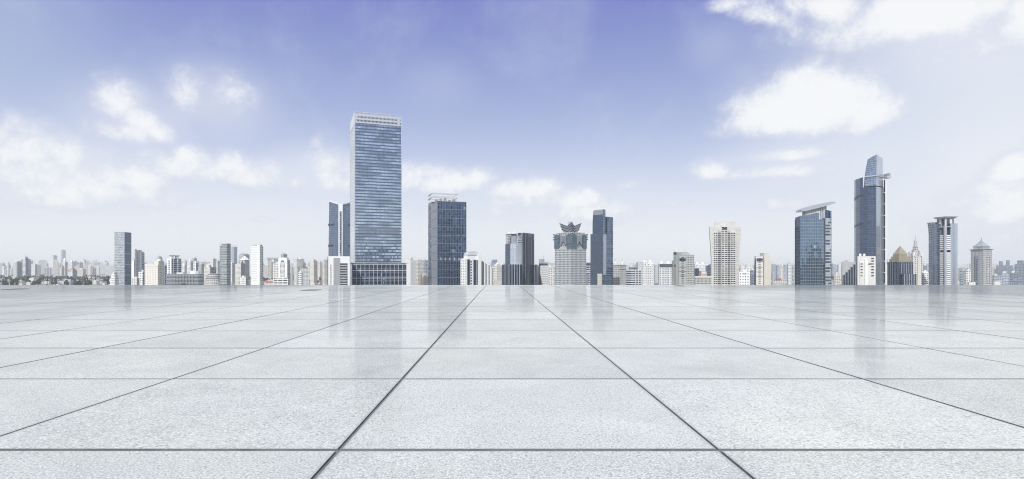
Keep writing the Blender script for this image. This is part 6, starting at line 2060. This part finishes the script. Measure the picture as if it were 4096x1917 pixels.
def crown_mesh(rng, h, r, cone):
    mb = MB()
    lumps = []
    for k in range(16):
        t = rng.random()
        if cone:
            z = h * (.15 + .85 * t)
            rr = r * (1.05 - t)
        else:
            z = h * (.35 + .6 * t)
            rr = r * sqrt(max(.05, 1 - ((t - .45) / .62) ** 2))
        a = rng.uniform(0, 2 * pi)
        q = rr * rng.uniform(.3, .8)
        lumps.append((q * cos(a), q * sin(a), z, r * rng.uniform(.28, .5)))
    for (x, y, z, s) in lumps:
        for k in range(34):
            v = Vector((rng.gauss(0, 1), rng.gauss(0, 1), rng.gauss(0, 1))).normalized() * s * rng.uniform(.6, 1.1)
            c = Vector((x, y, z)) + v
            a = Vector((rng.gauss(0, 1), rng.gauss(0, 1), rng.gauss(0, 1))).normalized()
            b = a.cross(v.normalized())
            if b.length < .1:
                continue
            b.normalize()
            a = b.cross(v.normalized())
            e = rng.uniform(.35, .8)
            mb.face([tuple(c - a * e - b * e * .6), tuple(c + a * e - b * e), tuple(c + a * e * .8 + b * e), tuple(c - a * e * .7 + b * e * .8)])
    return mb

def trees():
    rng = random.Random(9)
    M = tree_mats()
    bark = plain('bark', (0.06, 0.05, 0.04), .9)
    protos = []
    for k in range(6):
        cone = k % 3 == 2
        h, r = (15, 3.0) if cone else (rng.uniform(10, 13), rng.uniform(4.5, 6))
        cm = crown_mesh(rng, h, r, cone).mesh('crown', [M[2] if cone else M[k % 2]])
        tm = MB().cyl(0, 0, .4, .22, 0, h * .5, 7)
        for j in range(4):
            a = j * 1.7 + k
            tm.bar((0, 0, h * .35), (r * .5 * cos(a), r * .5 * sin(a), h * .6), .16)
        protos.append((cone, cm, tm.mesh('trunk', [bark])))
    spots = []
    for k in range(112):
        spots.append((rng.uniform(-20, 470), 1430 + 1200 * rng.random() ** 1.5))
    for (a, c, n) in ((470, 530, 4), (800, 880, 12), (924, 960, 6), (1050, 1100, 8), (1160, 1310, 30), (3090, 3180, 8), (3330, 3365, 3), (3840, 3885, 5)):
        for k in range(n):
            spots.append((rng.uniform(a, c), rng.uniform(1430, 2100)))
    for px, D in spots:
        cone, cm, tm = protos[rng.randrange(6)]
        r = bpy.data.objects.new('pine_tree' if cone else 'broadleaf_tree', None)
        COL.objects.link(r)
        r.location = (X(px, D), D, GZ)
        s = rng.uniform(.85, 1.45)
        r.scale = (s, s, s * rng.uniform(.9, 1.15))
        r.rotation_euler = (0, 0, rng.uniform(0, 6.28))
        where = 'among low houses left of the two-tone glass tower' if px < 480 else 'between low houses in the left-centre city' if px < 1400 else 'among low buildings right of the cream hotel'
        row, spot = below(px, D)
        tag(r, row + ('narrow dark conifer ' if cone else 'dark green rounded tree ') + spot, 'tree', ('conifers ' if cone else 'broadleaf trees ') + where)
        for nm, me in (('crown', cm), ('trunk', tm)):
            o = bpy.data.objects.new(nm, me)
            COL.objects.link(o)
            o.parent = r
    # wooded belts further back that read as one mass
    mb = MB()
    for k in range(420):
        px = rng.choice([rng.uniform(0, 240), rng.uniform(60, 460), rng.uniform(0, 1310)])
        D = rng.uniform(2000, 3800)
        x, y = X(px, D), D
        h = rng.uniform(8, 14)
        for j in range(26):
            c = Vector((x + rng.gauss(0, 7), y + rng.gauss(0, 5), GZ + h * rng.uniform(.25, 1)))
            a = Vector((rng.gauss(0, 1), rng.gauss(0, 1), rng.gauss(0, .6))).normalized() * rng.uniform(1.5, 3)
            b = Vector((rng.gauss(0, 1), rng.gauss(0, 1), rng.gauss(0, 1))).normalized() * rng.uniform(1.5, 3)
            mb.face([tuple(c - a - b), tuple(c + a - b), tuple(c + a + b), tuple(c - a + b)], k % 2)
    tag(mb.obj('woodland', M[:2]), 'dark belts of woodland between the distant blocks on the left', 'woodland', kind='stuff')
trees()

# ------------------------------------------------------------------ towers behind the viewpoint, seen mirrored in the glass
def mirrored(owner, face, px, py, wpx, L, label, mat, step=None):
    """stand a tower where the ray through (px, py) goes after it meets the owner's face"""
    b = owner
    x, y = (b.rx(px), 0.0) if face == 'R' else (0.0, b.ly(px))
    M = b.root.rotation_euler.to_matrix()
    P = Vector((b.cx, b.D, 0)) + M @ Vector((x, y, 0))
    n = M @ Vector((0, -1, 0) if face == 'R' else (-1, 0, 0))
    d = Vector((P.x, P.y, 0))
    dist = d.length
    d.normalize()
    r = d - 2 * d.dot(n) * n
    if r.y > -0.25:
        return
    L = (P.y + L * 0.35) / -r.y
    q = P + r * L
    rise = (VY - py) / K * P.y
    h = EYE + rise * (dist + L) / dist - GZ
    w = wpx / K * (dist + L)
    o = bpy.data.objects.new('office_tower', None)
    COL.objects.link(o)
    o.location = (q.x, q.y, GZ)
    o.rotation_euler = (0, 0, atan2(r.y, r.x) + pi / 2)
    tag(o, label, 'skyscraper')
    MB().box(-w / 2, w / 2, -w / 2, w / 2, 0, h, 0, base=False).obj('wall', mat, o)
    MB().box(-w * .3, w * .3, -w * .3, w * .3, h + .01, h + (step or 6), 0).obj('roof_house', mat, o)
    MB().cyl(0, 0, .8, .3, h + (step or 6), h + (step or 6) + 14, 6).obj('mast', steel, o)

MIRROR_TOWERS = [('main', 'R', 1490, 1000, 30, 420, 'dark stepped tower mirrored low in the tallest banded glass tower', 10),
    ('main', 'R', 1432, 1000, 24, 460, 'dark slab mirrored at the lower left of the tallest banded tower', 5),
    ('main', 'R', 1545, 1014, 40, 380, 'broad dark block mirrored at the lower right of the tallest banded tower', 4),
    ('grid', 'R', 1800, 868, 66, 420, 'broad dark tower mirrored in the gridded dark glass tower', 14),
    ('grid', 'R', 1775, 842, 26, 520, 'slim dark tower mirrored in upper part of the gridded glass tower', 8),
    ('wing', 'R', 3256, 976, 22, 520, 'slim dark tower mirrored in the wing-roofed glass tower', 5),
    ('wing', 'R', 3273, 1034, 11, 480, 'thin stepped tower mirrored right of centre in the wing-roofed tower', 12),
    ('wing', 'R', 3285, 1046, 12, 560, 'flat-topped block mirrored at right in the wing-roofed tower', 4)]
for key, face, px, py, wpx, L, lab, step in MIRROR_TOWERS:
    mirrored(HERO[key], face, px, py, wpx, L, lab, F_SHADE, step)
